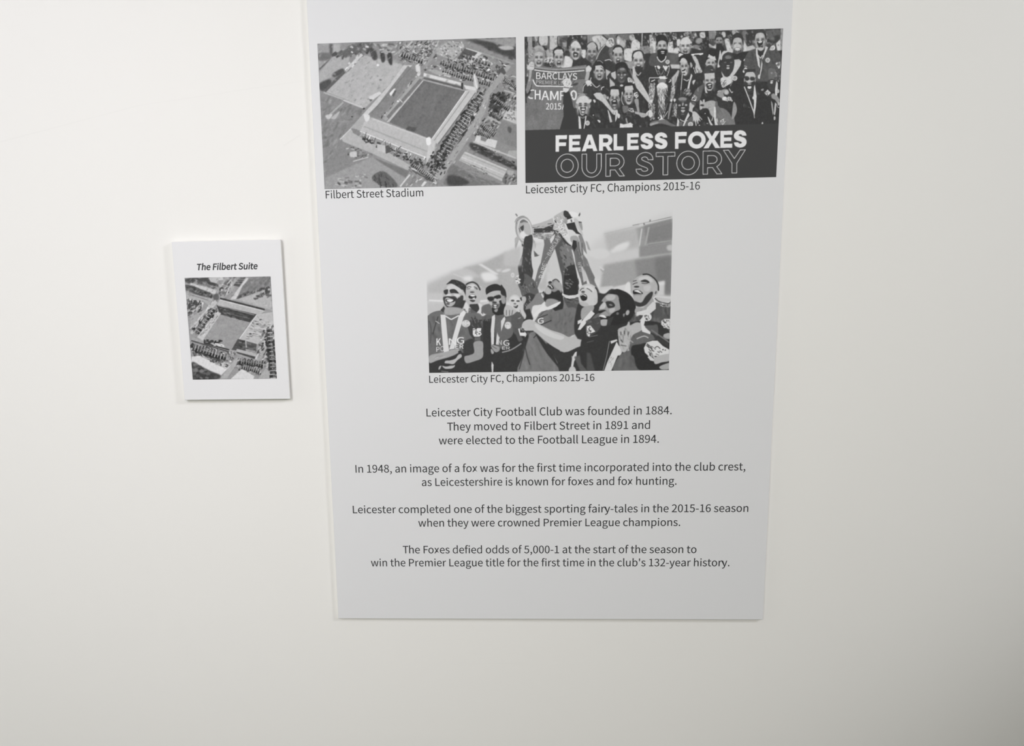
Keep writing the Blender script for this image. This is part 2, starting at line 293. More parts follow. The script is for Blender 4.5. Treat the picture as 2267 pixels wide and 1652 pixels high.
 '5': (777, '367,-18 468,-3 560,41 634,113 685,211 703,333 687,455 643,547 576,611 491,649 394,661 336,656 286,642 239,620 266,917 653,917 653,1027 154,1027 120,548 189,504 223,526 255,542 287,555 321,562 360,564 432,554 491,524 535,476 563,411 573,331 562,248 531,181 484,130 424,99 354,88 288,94 231,111 182,136 139,167 102,202 38,118 83,77 138,40 202,10 278,-11'),
 '6': (777, '422,-18 514,-3 595,42 659,112 702,204 717,315 704,431 667,522 607,586 528,624 431,637 383,632 333,616 285,591 240,556 199,514 215,680 253,801 310,881 382,926 464,940 500,936 536,926 570,910 600,888 626,861 699,940 662,974 620,1003 572,1026 518,1040 458,1045 342,1026 238,965 155,859 99,702 78,490 95,307 143,165 216,63 311,2;202,412 243,462 286,499 329,524 371,538 410,542 477,532 529,502 566,455 588,392 595,315 587,237 562,173 525,124 477,93 422,83 351,96 293,137 248,204 218,296'),
 '7': (777, '277,0 410,0 425,224 454,419 506,598 589,771 711,950 711,1027 69,1027 69,917 567,917 461,752 383,586 329,410 295,218'),
 '8': (777, '392,-18 499,-5 588,32 655,89 698,162 713,246 704,324 678,388 640,440 593,482 541,517 541,524 578,558 614,601 646,652 668,709 676,772 664,861 628,935 570,992 491,1029 395,1042 304,1030 227,995 167,940 127,868 113,782 121,720 141,667 171,619 209,579 252,545 252,539 197,503 146,457 103,400 75,332 64,255 80,166 125,90 195,32 285,-5;462,557 391,587 328,622 276,664 242,716 230,782 238,837 260,883 295,917 340,939 394,947 454,938 502,912 538,873 560,823 567,765 563,720 550,677 529,635 499,595;394,77 324,86 264,112 218,152 188,204 178,266 185,323 204,375 234,422 273,463 319,499 404,464 478,426 537,381 577,324 591,251 582,193 556,145 514,109 460,85'),
 '9': (777, '329,-18 442,2 543,65 626,175 681,338 702,557 685,733 637,870 563,967 468,1025 356,1045 264,1029 183,985 119,915 77,823 62,711 75,597 112,507 171,442 250,403 345,389 396,395 447,411 495,437 541,472 581,514 563,348 525,227 469,147 401,102 325,88 285,92 248,102 212,118 180,140 151,167 81,87 118,53 161,24 210,1 266,-13;580,622 538,570 495,531 451,505 408,489 366,485 300,495 248,525 212,572 189,635 182,711 191,790 215,855 253,904 301,935 357,945 429,932 488,892 533,827 564,737'),
 '.': (389, '195,-18 241,-6 274,28 287,78 274,130 241,164 195,176 148,164 115,130 102,78 115,28 148,-6'),
 ',': (389, '105,-266 175,-228 231,-179 274,-119 300,-50 310,27 305,78 291,120 269,151 239,170 202,176 154,166 119,135 105,87 118,39 152,8 199,-3 214,-1 208,-50 189,-93 161,-132 122,-164 74,-190'),
 '-': (486, '64,343 423,343 423,441 64,441'),
 "'": (389, '154,676 234,676 258,937 261,1080 126,1080 129,937'),
 '/': (549, '15,-251 109,-251 528,1112 436,1112'),
 'ﬁ': (840, '584,0 713,0 713,761 584,761;648,917 693,928 724,958 735,1003 724,1046 693,1075 648,1085 605,1075 575,1046 564,1003 575,958 605,928;46,657 150,657 150,0 277,0 277,657 438,657 438,761 277,761 277,881 282,934 294,976 316,1006 346,1025 385,1031 413,1028 442,1021 471,1010 499,1109 461,1122 418,1130 371,1133 290,1122 228,1089 184,1037 158,968 150,882 150,761 46,754'),
 ' ': (314, ''),
}

CAP = 1027.0
def glyph(ch):
    a, c = GLYPHS[ch]
    return a, [[tuple(float(v) for v in p.split(',')) for p in L.split()] for L in c.split(';') if L]
def textloops(txt, lig=True, track=0):
    """outlines of a line of text in glyph units, ink starting at x = 0; returns loops and ink width"""
    x, out = 0.0, []
    txt = txt.replace('fi', '\ufb01')
    for i, ch in enumerate(txt):
        a, c = glyph(ch)
        for L in c: out.append([(px+x, py) for px, py in L])
        x += a+track
        nx = txt[i+1] if i+1 < len(txt) else ''
        if lig and ch == 'T' and nx == 'h': x -= 70
        if ch in 'FTP' and nx and nx in 'aeou': x -= 60
    x0 = min(p[0] for L in out for p in L); x1 = max(p[0] for L in out for p in L)
    return [[(px-x0, py) for px, py in L] for L in out], x1-x0

ART_TEAM = """
F 1160 60 1.3767
p 100 0,15 210,10 420,5 420,175 0,175
# crowd behind, left
p 58 0,28 9,28 13,45 8,75 0,75
s 175/1 10,28 13,28 13,45 10,42
p 150 12,28 24,28 24,60 20,110 14,110 12,60
s 172/1 31,28 42,28 42,40 36,42
p 60 25,42 32,42 33,60 26,62
s 190/1 46,25 70,25 70,54 56,57 47,50
s 185/1 78,25 104,25 100,60 90,68 76,64
l 60/.5,3 44,28 42,45 50,58
l 70/1,3 76,26 76,65
p 50/1 55,56 70,56 70,72 60,68
l 60/.5,3 102,28 101,50 105,60
s 120/2 106,26 125,26 128,40 110,44
s 75/2 110,35 140,30 140,60 112,60
s 150/2 120,48 132,46 130,60 118,60
s 55/1 138,26 190,24 188,75 175,80 172,60 160,38 145,42 136,65 130,64
s 120/2 174,30 190,28 186,40
e 200/.7 148,33,2,2.5 175,29,2,3
s 80/1 0,75 10,75 12,110 8,165 0,165
s 150/1 20,60 30,70 26,105 22,105
p 190/1 8,112 14,118 8,150 12,150
n 90/.4,70,210,5,3,80,5@.5 12,95 30,70 28,110 12,112
s 160/1 68,70 88,72 90,90 72,92
s 195/1 62,95 90,92 86,110 60,112
s 60/.7 58,108 90,108 92,122 60,118
n 40/.3,60,235,5,2.5,-30,9 58,98 88,96 96,122 84,122
s 60/.7 126,72 138,74 140,88 124,88
s 205/1 122,90 140,92 152,112 140,122 112,121
p 55/.7 150,98 175,85 206,110 206,132 190,118 160,118 145,122
s 205/1 172,72 188,70 186,92 178,92
# crowd behind, middle
F 1300 60 1.3767
p 130 0,20 60,20 60,60 0,60
s 200/1 15,30 40,26 60,40 42,58 40,62 20,46
s 185/1 25,40 60,40 42,62 32,68 28,62
l 90/.7,2 39,45 40,65
l 60/.7,4 46,24 62,38 60,46
s 110/2 60,22 95,22 92,34 64,34
l 45/.7,4 92,24 86,35
s 175/1 90,30 100,30 115,46 112,62 92,56
e 215/1.2 94,45,4,8
s 110/2 98,24 122,22 122,42 108,40
s 60/1 118,42 130,40 138,52 132,66 122,66
s 180/1 128,26 145,24 146,40 132,40
s 205/1 136,44 152,38 161,52 160,70 135,70
p 58/.4 140,20 206,16 206,60 162,64 160,46 146,36
l 185/.5,3 167,19 166,62
s 130/1 160,62 190,58 190,80 168,82
s 205/1 114,68 135,66 140,85 134,105 118,105 112,90
s 70/.7 110,100 125,104 140,110 124,112
p 150/.7 115,105 140,106 138,160 130,135
s 190/1 190,28 200,30 202,44 190,44
s 215/1 192,45 206,36 206,70 192,66
n 30/.4,80,220,6,3,50,3 184,62 206,66 206,92 190,84
s 85/1 170,85 206,85 206,130 172,125
n 20/.5,60,130,9,5,20,4 170,85 206,85 206,130 172,125
# crowd behind, right of middle
F 1440 60 1.3767
n 120/.6,55,190,8,6,60,7 0,18 140,14 140,50 0,50
s 205/1 1,46 8,42 15,60 14,80 2,80
s 150/1 0,60 8,62 8,82 0,82
p 60/.7 50,24 65,22 65,36 52,38
s 208/1 52,52 66,44 70,48 68,80 54,78
s 60/.7 68,42 80,40 76,64 70,64
s 205/1 70,68 84,62 90,76 70,84
s 55/1 128,40 142,30 140,60 128,58
s 200/.7 150,18 165,16 166,32 152,32
s 150/1 140,36 155,34 156,52 138,48
p 50/.5 165,14 176,13 178,48 185,75 175,80 164,80 150,50 168,36
p 130/.7 176,12 201,11 200,36 178,38
s 75/1 178,38 206,38 206,52 188,56
s 195/1 177,50 190,58 200,52 204,72 184,68
s 130/1 122,60 145,55 150,75 130,82
s 60/.7 146,52 154,56 162,76 158,82
s 200/.7 140,80 144,68 152,67 154,80
# crowd behind, far right
F 1585 60 1.3767
p 72/.5 0,12 206,4 206,60 0,80
p 55/.5 10,14 50,11 50,40 28,36
s 190/1 17,16 27,16 28,30 18,30
s 170/1 48,11 62,10 70,20 52,24
s 115/2 80,14 92,14 92,50 84,40
s 60/1 92,12 120,10 108,50 94,55
s 95/2 150,15 195,10 195,50 155,50
s 62/2 155,35 195,25 182,50 160,52
e 110/2 170,35,8,6
p 190/1 84,40 95,60 112,55 122,66 100,78 82,76
p 205/.7 84,40 88,50 94,75 82,75
p 205/.7 182,50 196,36 196,80 185,70
p 150 196,5 203,5 199,165 194,165
s 205/1 26,38 38,36 42,50 48,72 36,76 30,60
# dark mass of jerseys
F 1160 60 1.3767
n 420/.7,60,205,8,4,60,13@.42 0,28 260,16 560,8 785,4 785,60 600,75 420,90 200,80 0,110
p 56/1 206,120 240,80 260,100 300,120 340,130 350,85 380,80 420,85 470,90 490,60 540,70 560,60 640,80 700,70 720,80 790,70 785,360 0,360
F 1160 170 1.3767
p 52 150,60 206,20 790,0 780,170 80,170
n 700/1,42,98,14,5,60,11@.5 150,60 206,20 780,0 775,162 100,162
# banner
F 1160 60 1.3767
p 118/.4 32,118 90,124 106,126 190,115 190,135 32,135
c 150/.8,3 34,122 90,129 140,127 188,122
c 70/.6,3 30,127 90,134 140,132 186,130
p 92/.3 30,132 95,138 186,133 188,165 28,165
c 210/.3,3.4 31,130 60,134 105,137 150,135 184,132
F 1160 170 1.3767
p 112/.3 26,10 120,20 125,160 104,164 0,164 5,70 20,50
p 118 148,5 195,5 186,30 178,55 165,55 150,36 145,20
p 108 118,30 165,30 165,90 150,95 120,80
n 60/2,100,128,40,12,80,21@.5 6,70 118,72 108,160 4,162
p 92/.3 27,0 150,0 145,22 148,30 40,30 30,20
c 216/.3,3.6 27,8 31,18 36,25 44,28 80,28.5 148,30
p 128/.5 12,8 26,5 20,35 10,55 5,40
p 60/.5 2,0 13,0 9,22 4,22
c 55/.5,4 20,44 10,54 6,62 7,80
c 70/.6,2 186,5 160,8 148,20
s 70/.8 148,22 165,18 160,26 150,27
l 214/.3,4 31,41 26,40 20,42
c 214/.3,4.5 13,60 19,65 27,65
# hand left and arm
F 1160 60 1.3767
s 195/.6 12,118 20,106 30,107 31,118 30,128 22,132 14,130 8,124
l 120/.5,1 18,112 28,114
l 120/.5,1 17,118 29,121
p 165/.6 16,128 24,130 22,150 18,165 14,165
s 200/.6 188,128 192,120 198,117 206,126 200,138 192,142
s 170/.7 190,138 200,136 196,160 186,160
F 1160 60 1.3767
H 190,140,0,.42,.2,.0 45,93,17,27
s 165/.8 30,62 44,55 58,62 60,72 46,64 33,68
H 188,55,0,.42,.27,-.02 106,93,16,29
p 190 92,72 100,68 116,68 120,80 92,80
c 50/.6,4 89,80 92,68 105,61 116,66 120,72
e 45/.5 108,61,6,3
H 196,0,0,.45,.22,0 157,70,17,29
s 200/.6 142,58 148,46 158,42 168,50 173,64 158,60
s 60/.6 152,75 165,80 161,88 150,86
e 195/.5 157,84,4,2.5
F 1300 60 1.3767
H 172,62,70,.3,.13,.05 14,76,17,29
s 175/.6 0,56 10,47 20,47 28,60 20,64 2,64
p 66/.5 30,100 42,70 55,55 67,63 64,75 70,95 75,102 80,130 84,136 70,136 50,120 45,108 25,110
c 205/.4,1.6 27,98 38,75 54,55
s 198/.6 56,52 65,35 78,34 82,48 80,56 68,61
n 20/.3,80,130,5,1.5,40,14 64,38 80,38 80,54 68,56
c 200/.4,2.5 53,102 68,99 75,106
p 56/.5 50,105 80,104 85,115 82,137 70,137 52,122
H 180,52,0,.38,.3,.0 94,86,16,29
s 185/.6 80,66 90,62 104,62 107,76 80,76
c 50/.5,4 79,68 86,59 96,57 106,63 109,72
H 196,58,0,.5,.28,.0 156,103,18,30
s 198/.6 140,84 148,76 160,73 168,78 171,92 142,92
c 56/.5,4 137,94 140,78 150,72 162,72 169,80 172,94
p 55/.5 143,122 170,122 166,142 155,148 146,140
c 175/.6,3 146,136 155,147 164,138
p 190/.4 138,120 144,120 150,150 165,170 206,240 195,240 150,185 138,150
H 188,50,0,.4,.28,.02 37,134,16,27
s 48/.5 22,118 24,104 36,100 50,106 56,122 55,135 48,122 42,114 24,116
c 190/.6,1.5 30,103 40,103 48,110
p 192/.6 24,118 42,116 48,122 50,130 26,130
l 70/.4,2 41,121 50,128
s 72/.6 88,128 90,112 105,106 120,112 124,128 118,160 106,166 94,160
H 92,56,0,.3,.14,.05 105,142,17,28
e 140/.8 107,128,8,4
e 165/.5 95,145,3,2 115,145,4,2.2 105,146,2,3
e 150/.5 105,153,5,2
e 190/.5 105,178,5,3.5
s 46/.6 88,135 86,115 98,107 114,108 124,122 124,140 118,126 104,120 92,126
p 178/.6 56,128 72,136 60,150 62,160 58,158
p 185/.6 72,140 86,134 88,155 84,160 74,150
p 180/.6 68,155 84,172 85,185 70,188
s 205/.5 123,155 132,155 145,170 135,172 126,170
n 20/.3,80,120,4,1.2,20,24 124,155 134,156 142,170 128,170
c 170/.5,1.5 125,112 135,140 139,160
c 120/.5,1.2 127,130 137,150
# upper jerseys behind trophy
F 1440 60 1.3767
s 82/1 0,85 20,78 60,78 85,88 88,112 60,118 0,118
s 95/1.5 62,82 84,82 86,90 76,110 62,112
p 46/.5 20,80 48,78 48,95 33,104 22,96
c 210/.4,3 20,90 24,99 33,106 44,98 47,88
e 205/.4 52,106,6.5,6.5
e 160/.4 52,106,4,4
H 196,48,48,.3,.1,.05 35,58,16,28
s 50/.5 18,45 16,30 28,23 42,25 50,34 50,45 44,37 22,40
s 44/.6 20,72 30,68 46,68 51,72 46,86 34,92 24,86
e 215/.4 37,75,6,1.8
e 180/.4 37,80,5,1.5
p 190/.8 60,114 88,114 92,125 86,127 64,126
H 205,0,0,.42,.2,0 106,58,17,28
s 205/.8 94,38 104,31 114,31 122,42 124,50 92,52
s 205/1 80,40 88,36 92,46 86,58 80,56
p 56/.5 84,72 94,78 106,82 120,80 122,72 126,86 160,110 170,80 180,84 170,130 140,130 125,100 90,92
p 225/.4 124,82 160,79 160,83 152,86 146,84 134,84 130,88 124,86
s 220/.4 86,82 92,80 100,84 94,90 86,90
p 190/.6 126,88 136,88 144,100 150,118 158,135 156,139 140,140 136,125 138,112 130,98
n 14/.3,80,110,5,1.2,70,31 140,124 156,130 156,140 142,140
l 205/.4,2.5 130,122 138,142
s 48/.5 86,105 88,92 100,84 118,82 128,95 130,125 134,130 128,135 120,112 112,98 96,96
H 190,0,0,.42,.16,0 103,120,13,28,-6
s 192/.6 90,100 98,94 106,97 112,108 100,108 90,108
c 45/.5,4 88,104 94,93 104,92 114,102 120,116
s 165/.5 120,110 124,108 128,118 123,124
p 195/.6 94,130 106,128 112,140 104,147 96,140
e 50/.5 101,131,6,3,-20
e 220/.4 99,129,4,1.3,-20
e 60/.5 102,141,4,2
p 180/.7 84,130 88,134 84,150 74,175 70,210 62,206 66,175 64,155 76,142
l 90/.4,1.2 76,150 72,190
l 90/.4,1.2 82,150 78,190
H 196,46,0,.52,.26,.0 184,110,15,23
s 48/.4 174,84 176,74 188,68 202,74 206,100 202,96 196,90 186,88 176,80
s 50/.5 172,75 180,70 176,90 170,100
c 190/.5,2 172,100 170,112 178,124
p 200/.4 178,82 182,86 192,90 196,88 200,102 174,92
# right group
F 1585 60 1.3767
H 160,58,50,.2,.05,.05 9,42,12,19
s 50/.5 2,54 14,50 18,56 26,70 18,80 14,100 6,90 0,75
s 205/.5 12,70 15,85 8,110 12,120 4,122 8,95
H 194,58,60,.36,.12,.0 65,54,17,33
s 60/.5 50,40 50,28 62,22 74,26 80,40 76,30 62,26 54,32
e 190/1 65,68,9,4
e 225/.4 65,66,6,2
s 190/.5 54,56 60,50 70,52 76,56 70,62 60,62
s 52/.4 50,80 60,82 70,80 80,76 94,76 98,80 90,100 80,115 76,108 54,100 50,90
s 195/.6 20,75 32,72 48,66 50,78 36,76 24,84 18,100 12,96
p 195/.5 54,100 70,98 77,104 74,118 60,140 48,155 40,165 24,164 40,150 52,130 56,112
s 205/.5 16,155 30,150 45,152 48,168 34,178 20,184 14,165
n 18/.3,80,120,7,1.3,-50,33 16,160 34,162 32,182 18,184
c 190/.5,5 19,132 20,142 26,156
s 62/.5 16,130 18,98 22,84 34,78 46,80 54,96 55,115 50,135 38,150 30,152 22,144
e 118/1 37,92,10,6
s 58/.6 20,100 52,98 52,112 22,112
e 100/.8 28,108,4,2 46,108,4,2
e 210/.3 36.5,118,5,1.4
e 185/.4 36.5,125,5,3
s 84/.8 95,80 120,66 160,66 185,72 197,90 198,150 170,165 110,160 85,120
n 90/.8,62,100,12,5,60,35@.6 95,82 185,74 196,100 196,150 90,140
p 50/.4 120,64 150,62 150,85 135,92 126,86
H 200,58,0,.42,.2,-.05 134,40,18,32,-4
s 66/.5 118,20 124,9 138,7 148,12 152,24 146,16 124,18
s 50/.5 124,44 132,48 143,42 140,54 130,58 125,52
e 215/.4 134,46,6,2.4,-10
e 190/.8 134,66,9,4
p 205/.4 121,64 125,64 127,82 132,100 133,118 135,126 128,118 124,96 121,82
p 200/.4 150,58 158,62 152,75 146,90 140,100 140,95 144,80 148,70
p 200/.4 139,100 141,112 139,130 134,152 132,150 136,126
c 190/.4,3 128,86 135,94 141,86
e 208/.4 157,101,7,7.5
e 160/.4 157,101,4.5,5
s 210/.5 163,68 168,58 176,56 180,64 176,70 166,71
l 90/.3,1 170,60 166,69
l 90/.3,1 175,60 171,69
p 215/.4 181,110 185,108 195,106 196,112 194,126 188,126
e 90/.4 190,114,4,4
n 12/.3,60,220,4,2,30,36 183,108 195,108 194,124 186,124
p 215/.4 86,97 88,96 86,104 83,102
s 215/.4 82,132 88,124 92,124 96,130 90,133 86,139 82,138
e 70/.4 85,131,2,1.6
l 190/.4,2 86,118 94,121
l 205/.4,2.6 128,148 132,158
s 205/.4 128,148 132,145 134,156 128,156
e 210/.4 57,156,8,7.5
e 160/.4 57,156,5,5
H 190,0,50,.25,.08,0 103,160,16,34
p 60/.4 86,128 120,128 120,150 118,136 90,138 88,160
s 188/.5 90,142 98,138 112,138 118,143 118,155 90,155
s 62/.6 88,150 100,152 101,162 90,162
s 62/.6 105,152 117,153 117,162 105,162
s 105/.8 160,128 178,128 182,140 176,165 162,165
e 150/.8 169,140,3,3
n 40/.4,60,150,5,3,60,37 178,135 197,138 195,165 178,165
F 1585 170 1.3767
s 60/.5 88,14 100,20 118,14 118,38 108,50 94,48 86,30
e 190/.5 102,14,5,5
e 150/.5 102,22,6,2
e 220/.4 102,32,6,5
e 55/.4 102,27,6,2
c 120/.5,1.2 96,40 102,43 108,40
s 52/1 45,30 88,25 95,60 125,55 160,60 190,80 190,160 60,160 50,110
l 205/.3,3.2 86,30 100,65 117,112
p 208/.3 116,30 118,24 120,35 124,60 122,90 119,108 117,126 115,110 116,80 114,55
e 205/.4 117,64,6,6
c 130/.5,1 111,60 111,68
l 190/.3,2 116,112 118,126
s 74/.6 84,84 88,82 88,92 84,92
l 90/.5,1.4 85,82 85,92
l 90/.5,1.4 91,84 91,92
l 130/.5,1 98,92 104,94
s 66/.8 160,10 178,8 190,20 186,40 170,45 158,30
p 215/.3 165,12 174,11 174,14 166,14
e 205/.3 169,18,4,3
p 215/.3 157,39 167,49 157,59 147,49
n 12/.3,60,140,4,2,45,38 157,41 165,49 157,57 149,49
s 150/.6 138,38 145,36 144,42 138,42
p 205/.4 184,12 188,20 188,40 186,58 180,58 180,35
e 180/.4 189,44,4,6
p 150/.5 168,55 175,50 188,60 194,70 190,85 180,70 170,65
p 175/.4 168,72 172,80 176,110 174,118 170,95
p 195/.4 180,78 184,82 183,100 180,118 177,115 178,95
c 170/.4,2 184,82 188,92 194,94
e 175/.4 191,82,3,6
e 180/.4 179,126,3,6
e 200/.4 142,142,2.4,4
p 215/.3 13,134 27,126 26,134 31,136 21,147 17,142
n 12/.3,60,120,4,2,-40,39 15,134 26,129 29,136 21,144
# centre right figures
F 1585 170 1.3767
s 118/.8 2,92 14,93 30,100 42,112 50,130 58,148 30,150 5,148
n 20/1.2,95,130,14,5,50,41@.6 4,94 40,110 55,147 8,147
s 150/.6 54,78 60,82 64,98 62,112 56,125 54,140 48,135 50,105
p 118/.6 46,130 56,128 60,147 44,147
p 215/.3 13,134 25,127 27,133 31,136 21,147 17,142
n 14/.3,60,120,4,2,-40,39 15,134 26,129 29,136 21,144
s 150/.6 4,50 14,42 26,38 36,40 40,50 32,58 26,70 16,64 4,58
s 60/.5 22,48 28,54 38,55 36,62 28,64
e 185/.6 32,47,6,7
s 225/.4 20,64 28,60 34,66 30,72 24,76 20,70
p 190/.4 28,68 34,64 38,60 46,62 49,70 44,74 38,72 36,77 30,76
l 70/.3,1.1 35,66 35,76
l 70/.3,1.1 41,64 43,73
c 205/.4,2.4 5,47 9,43 15,43
e 190/.4 49,73,2,3
c 205/.4,2.5 40,36 48,48 51,45
l 190/.4,2 51,16 48,4
l 150/.4,2 44,28 50,14
c 150/.3,1 22,26 30,34
s 58/.5 14,72 40,78 46,95 30,96 10,92
F 1440 170 1.3767
H 192,60,0,.4,.18,-.05 180,12,17,30
p 190/.5 164,-10 195,-12 196,5 166,8
s 68/.5 160,-8 165,-25 180,-36 194,-25 199,0 196,-15 185,-22 168,-14 
s 50/.6 170,22 180,18 188,22 186,36 178,40 172,32
e 205/.4 180,24,6,2.5,-10
e 175/.5 181,31,4,2
e 190/.4 180,40,7,2
p 205/.4 166,28 169,30 172,45 175,50 168,49 166,38
s 96/.8 135,45 146,32 160,25 158,45 150,70 135,75 130,62
c 160/.5,1.8 145,33 145,45
s 92/.6 124,74 138,80 134,92 122,82
p 210/.3 132,54 142,62 138,74 126,72 124,70
n 14/.3,50,110,5,2,-40,43 132,57 140,63 136,72 127,70
s 188/.5 121,78 128,84 134,88 129,98 130,108 138,108 146,118 146,135 138,132 128,110 118,104 117,95
s 190/.5 130,106 140,108 150,122 146,135 134,136 128,122
l 190/.4,3 131,128 129,142
l 190/.4,3 137,130 140,150
l 190/.4,3 142,128 146,143
l 190/.4,2.6 146,122 152,136
l 190/.4,2.2 147,118 158,131
l 70/.3,1.2 134,132 134,146
l 70/.3,1.2 141,132 143,146
e 215/.4 150,150,3,3.5
s 165/.7 152,72 162,78 176,74 190,72 200,78 198,95 180,92 172,100 160,96 152,101 150,90
p 185/.6 151,70 157,74 158,82 151,84
p 190/.6 160,70 165,68 166,78 160,80
e 55/.5 158,87,6,3
p 190/.5 151,88 157,90 158,98 152,102
s 170/.8 176,95 186,92 196,96 200,112 194,124 184,115 180,104
s 50/.7 158,98 172,96 178,105 176,122 160,118 152,104
s 108/.7 198,80 206,84 206,150 196,148
p 205/.4 174,120 178,124 186,140 193,150 187,152 180,140
p 208/.4 194,90 199,92 200,105 200,130 206,146 206,152 198,150 194,125
p 200/.4 190,122 192,120 189,134 186,134
e 180/.4 203,133,3,7
e 180/.5 174,142,3,1.2
e 215/.3 167,112,1.5,1.5
# front dark head
s 60/.6 78,80 82,65 95,58 110,60 118,72 118,100 110,118 98,122 86,116 79,100
e 140/.9 98,68,13,6
e 95/1 99,76,11,5
e 62/.6 90,78,6,3 108,78,6,3
e 170/.6 89,87,4,2.6 109,86,4,3
e 165/.5 99,84,2.4,5,5
e 215/.3 99.5,95,6,1.6
s 175/.5 93,102 99,100 106,102 102,108 97,108
e 105/.6 99,114,5,2
p 205/.4 83,124 88,134 89,140 87,154 80,154 82,138
p 205/.4 116,108 120,118 112,130 104,152 97,154 106,130
c 200/.4,2.4 90,130 104,136 118,131
s 100/.6 88,138 98,138 96,154 88,152
s 95/.6 108,140 128,120 128,152 106,153
e 208/.4 123,145,8,7.5
e 170/.4 123,145,5,4.5
e 165/.4 87,60,0.1,0.1
# long legs / ribbons centre right
l 190/.3,2.6 97,-8 95,15 93,40
l 110/.4,1.4 93,40 93,60
p 200/.4 124,-10 128,-4 122,15 118,38 112,38 116,18
c 205/.4,2.6 101,7 108,11 113,12 117,8
s 195/.4 128,14 135,9 137,12 132,22 130,24
s 130/.5 112,36 120,38 122,45 108,45
n 30/.3,80,190,8,1.6,-35,45 104,38 122,40 126,58 100,55
# trophy
F 1440 60 1.3767
n 40/.3,60,120,5,2,60,51 14,118 56,118 52,148 22,148
c 190/.3,1.4 13,118 20,138 24,146
c 200/.3,1.6 57,118 56,134 50,150
l 170/.3,1.2 24,132 30,146
l 160/.3,1.2 38,136 33,146
p 210/.3 38,121 46,118 54,120 50,128 46,134 42,128
p 215/.3 19,118 24,117 31,122 27,129 22,126
e 225/.3 15,120,2,2 40,119,2,2 56,119,2,2
p 200/.4 26,150 47,149 46,158 35,162 28,157
F 1440 170 1.3767
l 205/.3,2 -3,3 24,3 52,4
c 200/.3,2 -3,3 -4,10 -3,18
s 225/.4 26,1 34,0 44,1 50,5 36,9 28,5
c 205/.3,3 2,14 8,12 14,9
c 205/.3,3 56,17 62,12 60,8
s 120/.4 24,8 46,8 44,20 26,20
s 222/.5 26,20 36,17 46,21 52,28 50,38 36,42 24,40 19,30
s 190/.8 22,32 50,32 48,50 42,66 40,80 34,76 26,66 22,50
s 205/1 28,30 36,30 34,50 30,60 26,45
s 60/.6 42,55 52,40 50,80 44,110 36,125 40,90
s 62/.6 22,60 28,72 30,100 24,125 20,110 20,80
l 170/.4,2 30,66 28,84
l 170/.4,2 44,60 38,90
l 150/.5,1.4 24,86 30,118
l 200/.4,1.6 34,88 35,98
l 130/.5,1.4 52,80 42,115
p 60/.5 26,95 40,92 42,125 26,125
s 225/.3 31,117 34,116 38,127 44,130 40,134 34,136 26,131 31,126
e 205/.3 25,125,2,3
l 205/.3,1.6 54,104 42,124
n 150/.25,62,238,12,1.3,84,151@.85 19,34 53,34 46,70 42,124 27,124 24,70
n 30/.25,190,240,7,1.6,80,152 24,24 50,24 48,36 24,36
# ribbons on trophy
p 150/.4 0,20 13,22 14,50 8,75 2,80 -5,60 -4,30
n 170/.25,58,228,4.5,1.6,80,53 -4,18 14,20 13,50 8,76 -5,60
e 210/.4 3,74,4,4.5
p 90/.5 4,80 12,80 14,125 6,130 0,100
n 120/.25,56,215,5,1.6,85,54 -6,80 14,80 14,132 0,132
p 165/.4 66,28 76,28 75,50 68,72 60,75 64,50
n 110/.25,58,228,4.5,1.6,-75,55 64,26 76,28 74,52 66,74 60,72
e 210/.4 64,72,3,5
s 205/.4 70,70 74,66 78,70 74,77
p 140/.4 60,80 66,78 60,110 56,130 53,128 56,100
p 150/.4 73,85 80,85 80,120 72,120
n 110/.25,56,215,4.5,1.5,85,56 72,80 81,80 80,122 66,120
s 110/.8 0,140 15,134 45,130 60,140 80,150 60,155 30,146 10,151 0,148
s 160/.8 0,143 18,138 26,140 10,149 0,149
s 54/.6 0,152 25,143 45,145 70,155 60,170 0,170
# front left man with raised fist
F 1160 170 1.3767
s 205/.5 118,12 124,6 132,4 142,10 145,20 141,30 138,36 132,46 124,47 119,38 122,28 117,18
n 26/.3,90,235,6,2,-15,61 119,8 142,10 142,30 122,34
l 120/.4,1.4 122,30 140,28
l 60/.4,2 122,32 138,34
s 200/.4 120,34 128,33 137,34 134,43 126,46
p 54/.4 120,46 132,45 138,44 146,70 150,90 160,110 170,170 108,170 118,130 121,120 119,80
c 216/.3,5 147,60 144,52 146,46 152,43 158,48 159,55 157,66 151,69 147,62
s 108/.5 146,70 152,78 160,84 155,96 150,90
H 198,130,0,.34,.2,0 180,88,20,34
s 198/.6 162,70 172,60 188,58 198,68 200,80 162,82
c 150/.5,3 160,72 168,58 182,54 196,60
e 60/.4 172,81,5,1.6 188,81,5,1.6
s 205/.5 200,68 206,70 204,78 200,76
s 60/.5 172,92 182,94 189,92 188,102 180,105 173,101
e 220/.4 181,99,6,2.2
e 200/.4 180,108,5,2
s 50/.4 167,98 172,114 180,118 188,112 192,118 170,122
c 160/.4,1.4 170,120 180,126 190,120
p 205/.3 166,118 172,124 176,163 168,163
p 205/.3 188,118 191,120 188,140 184,162 182,160
e 205/.4 194,141,7,7.5
e 165/.4 194,141,4.5,5
e 200/.3 159,161,2.3,2.3
s 60/.4 183,22 206,20 206,60 190,58 182,45
s 200/.5 188,14 198,10 206,16 204,22 196,27 190,22
c 180/.4,2.4 190,20 182,30 180,44
l 150/.4,2 165,51 192,53
F 1300 170 1.3767
s 205/.5 0,12 8,12 14,18 6,26 0,28
c 190/.4,2.5 12,2 10,12 17,22 28,32 38,26
e 205/.5 11,26,3,2.4
c 205/.4,2.6 43,40 45,33 52,30
p 190/.5 19,53 28,48 40,48 50,56 56,66 70,88 78,98 88,99 93,104 93,112 84,115 74,108 60,92 45,76 28,66
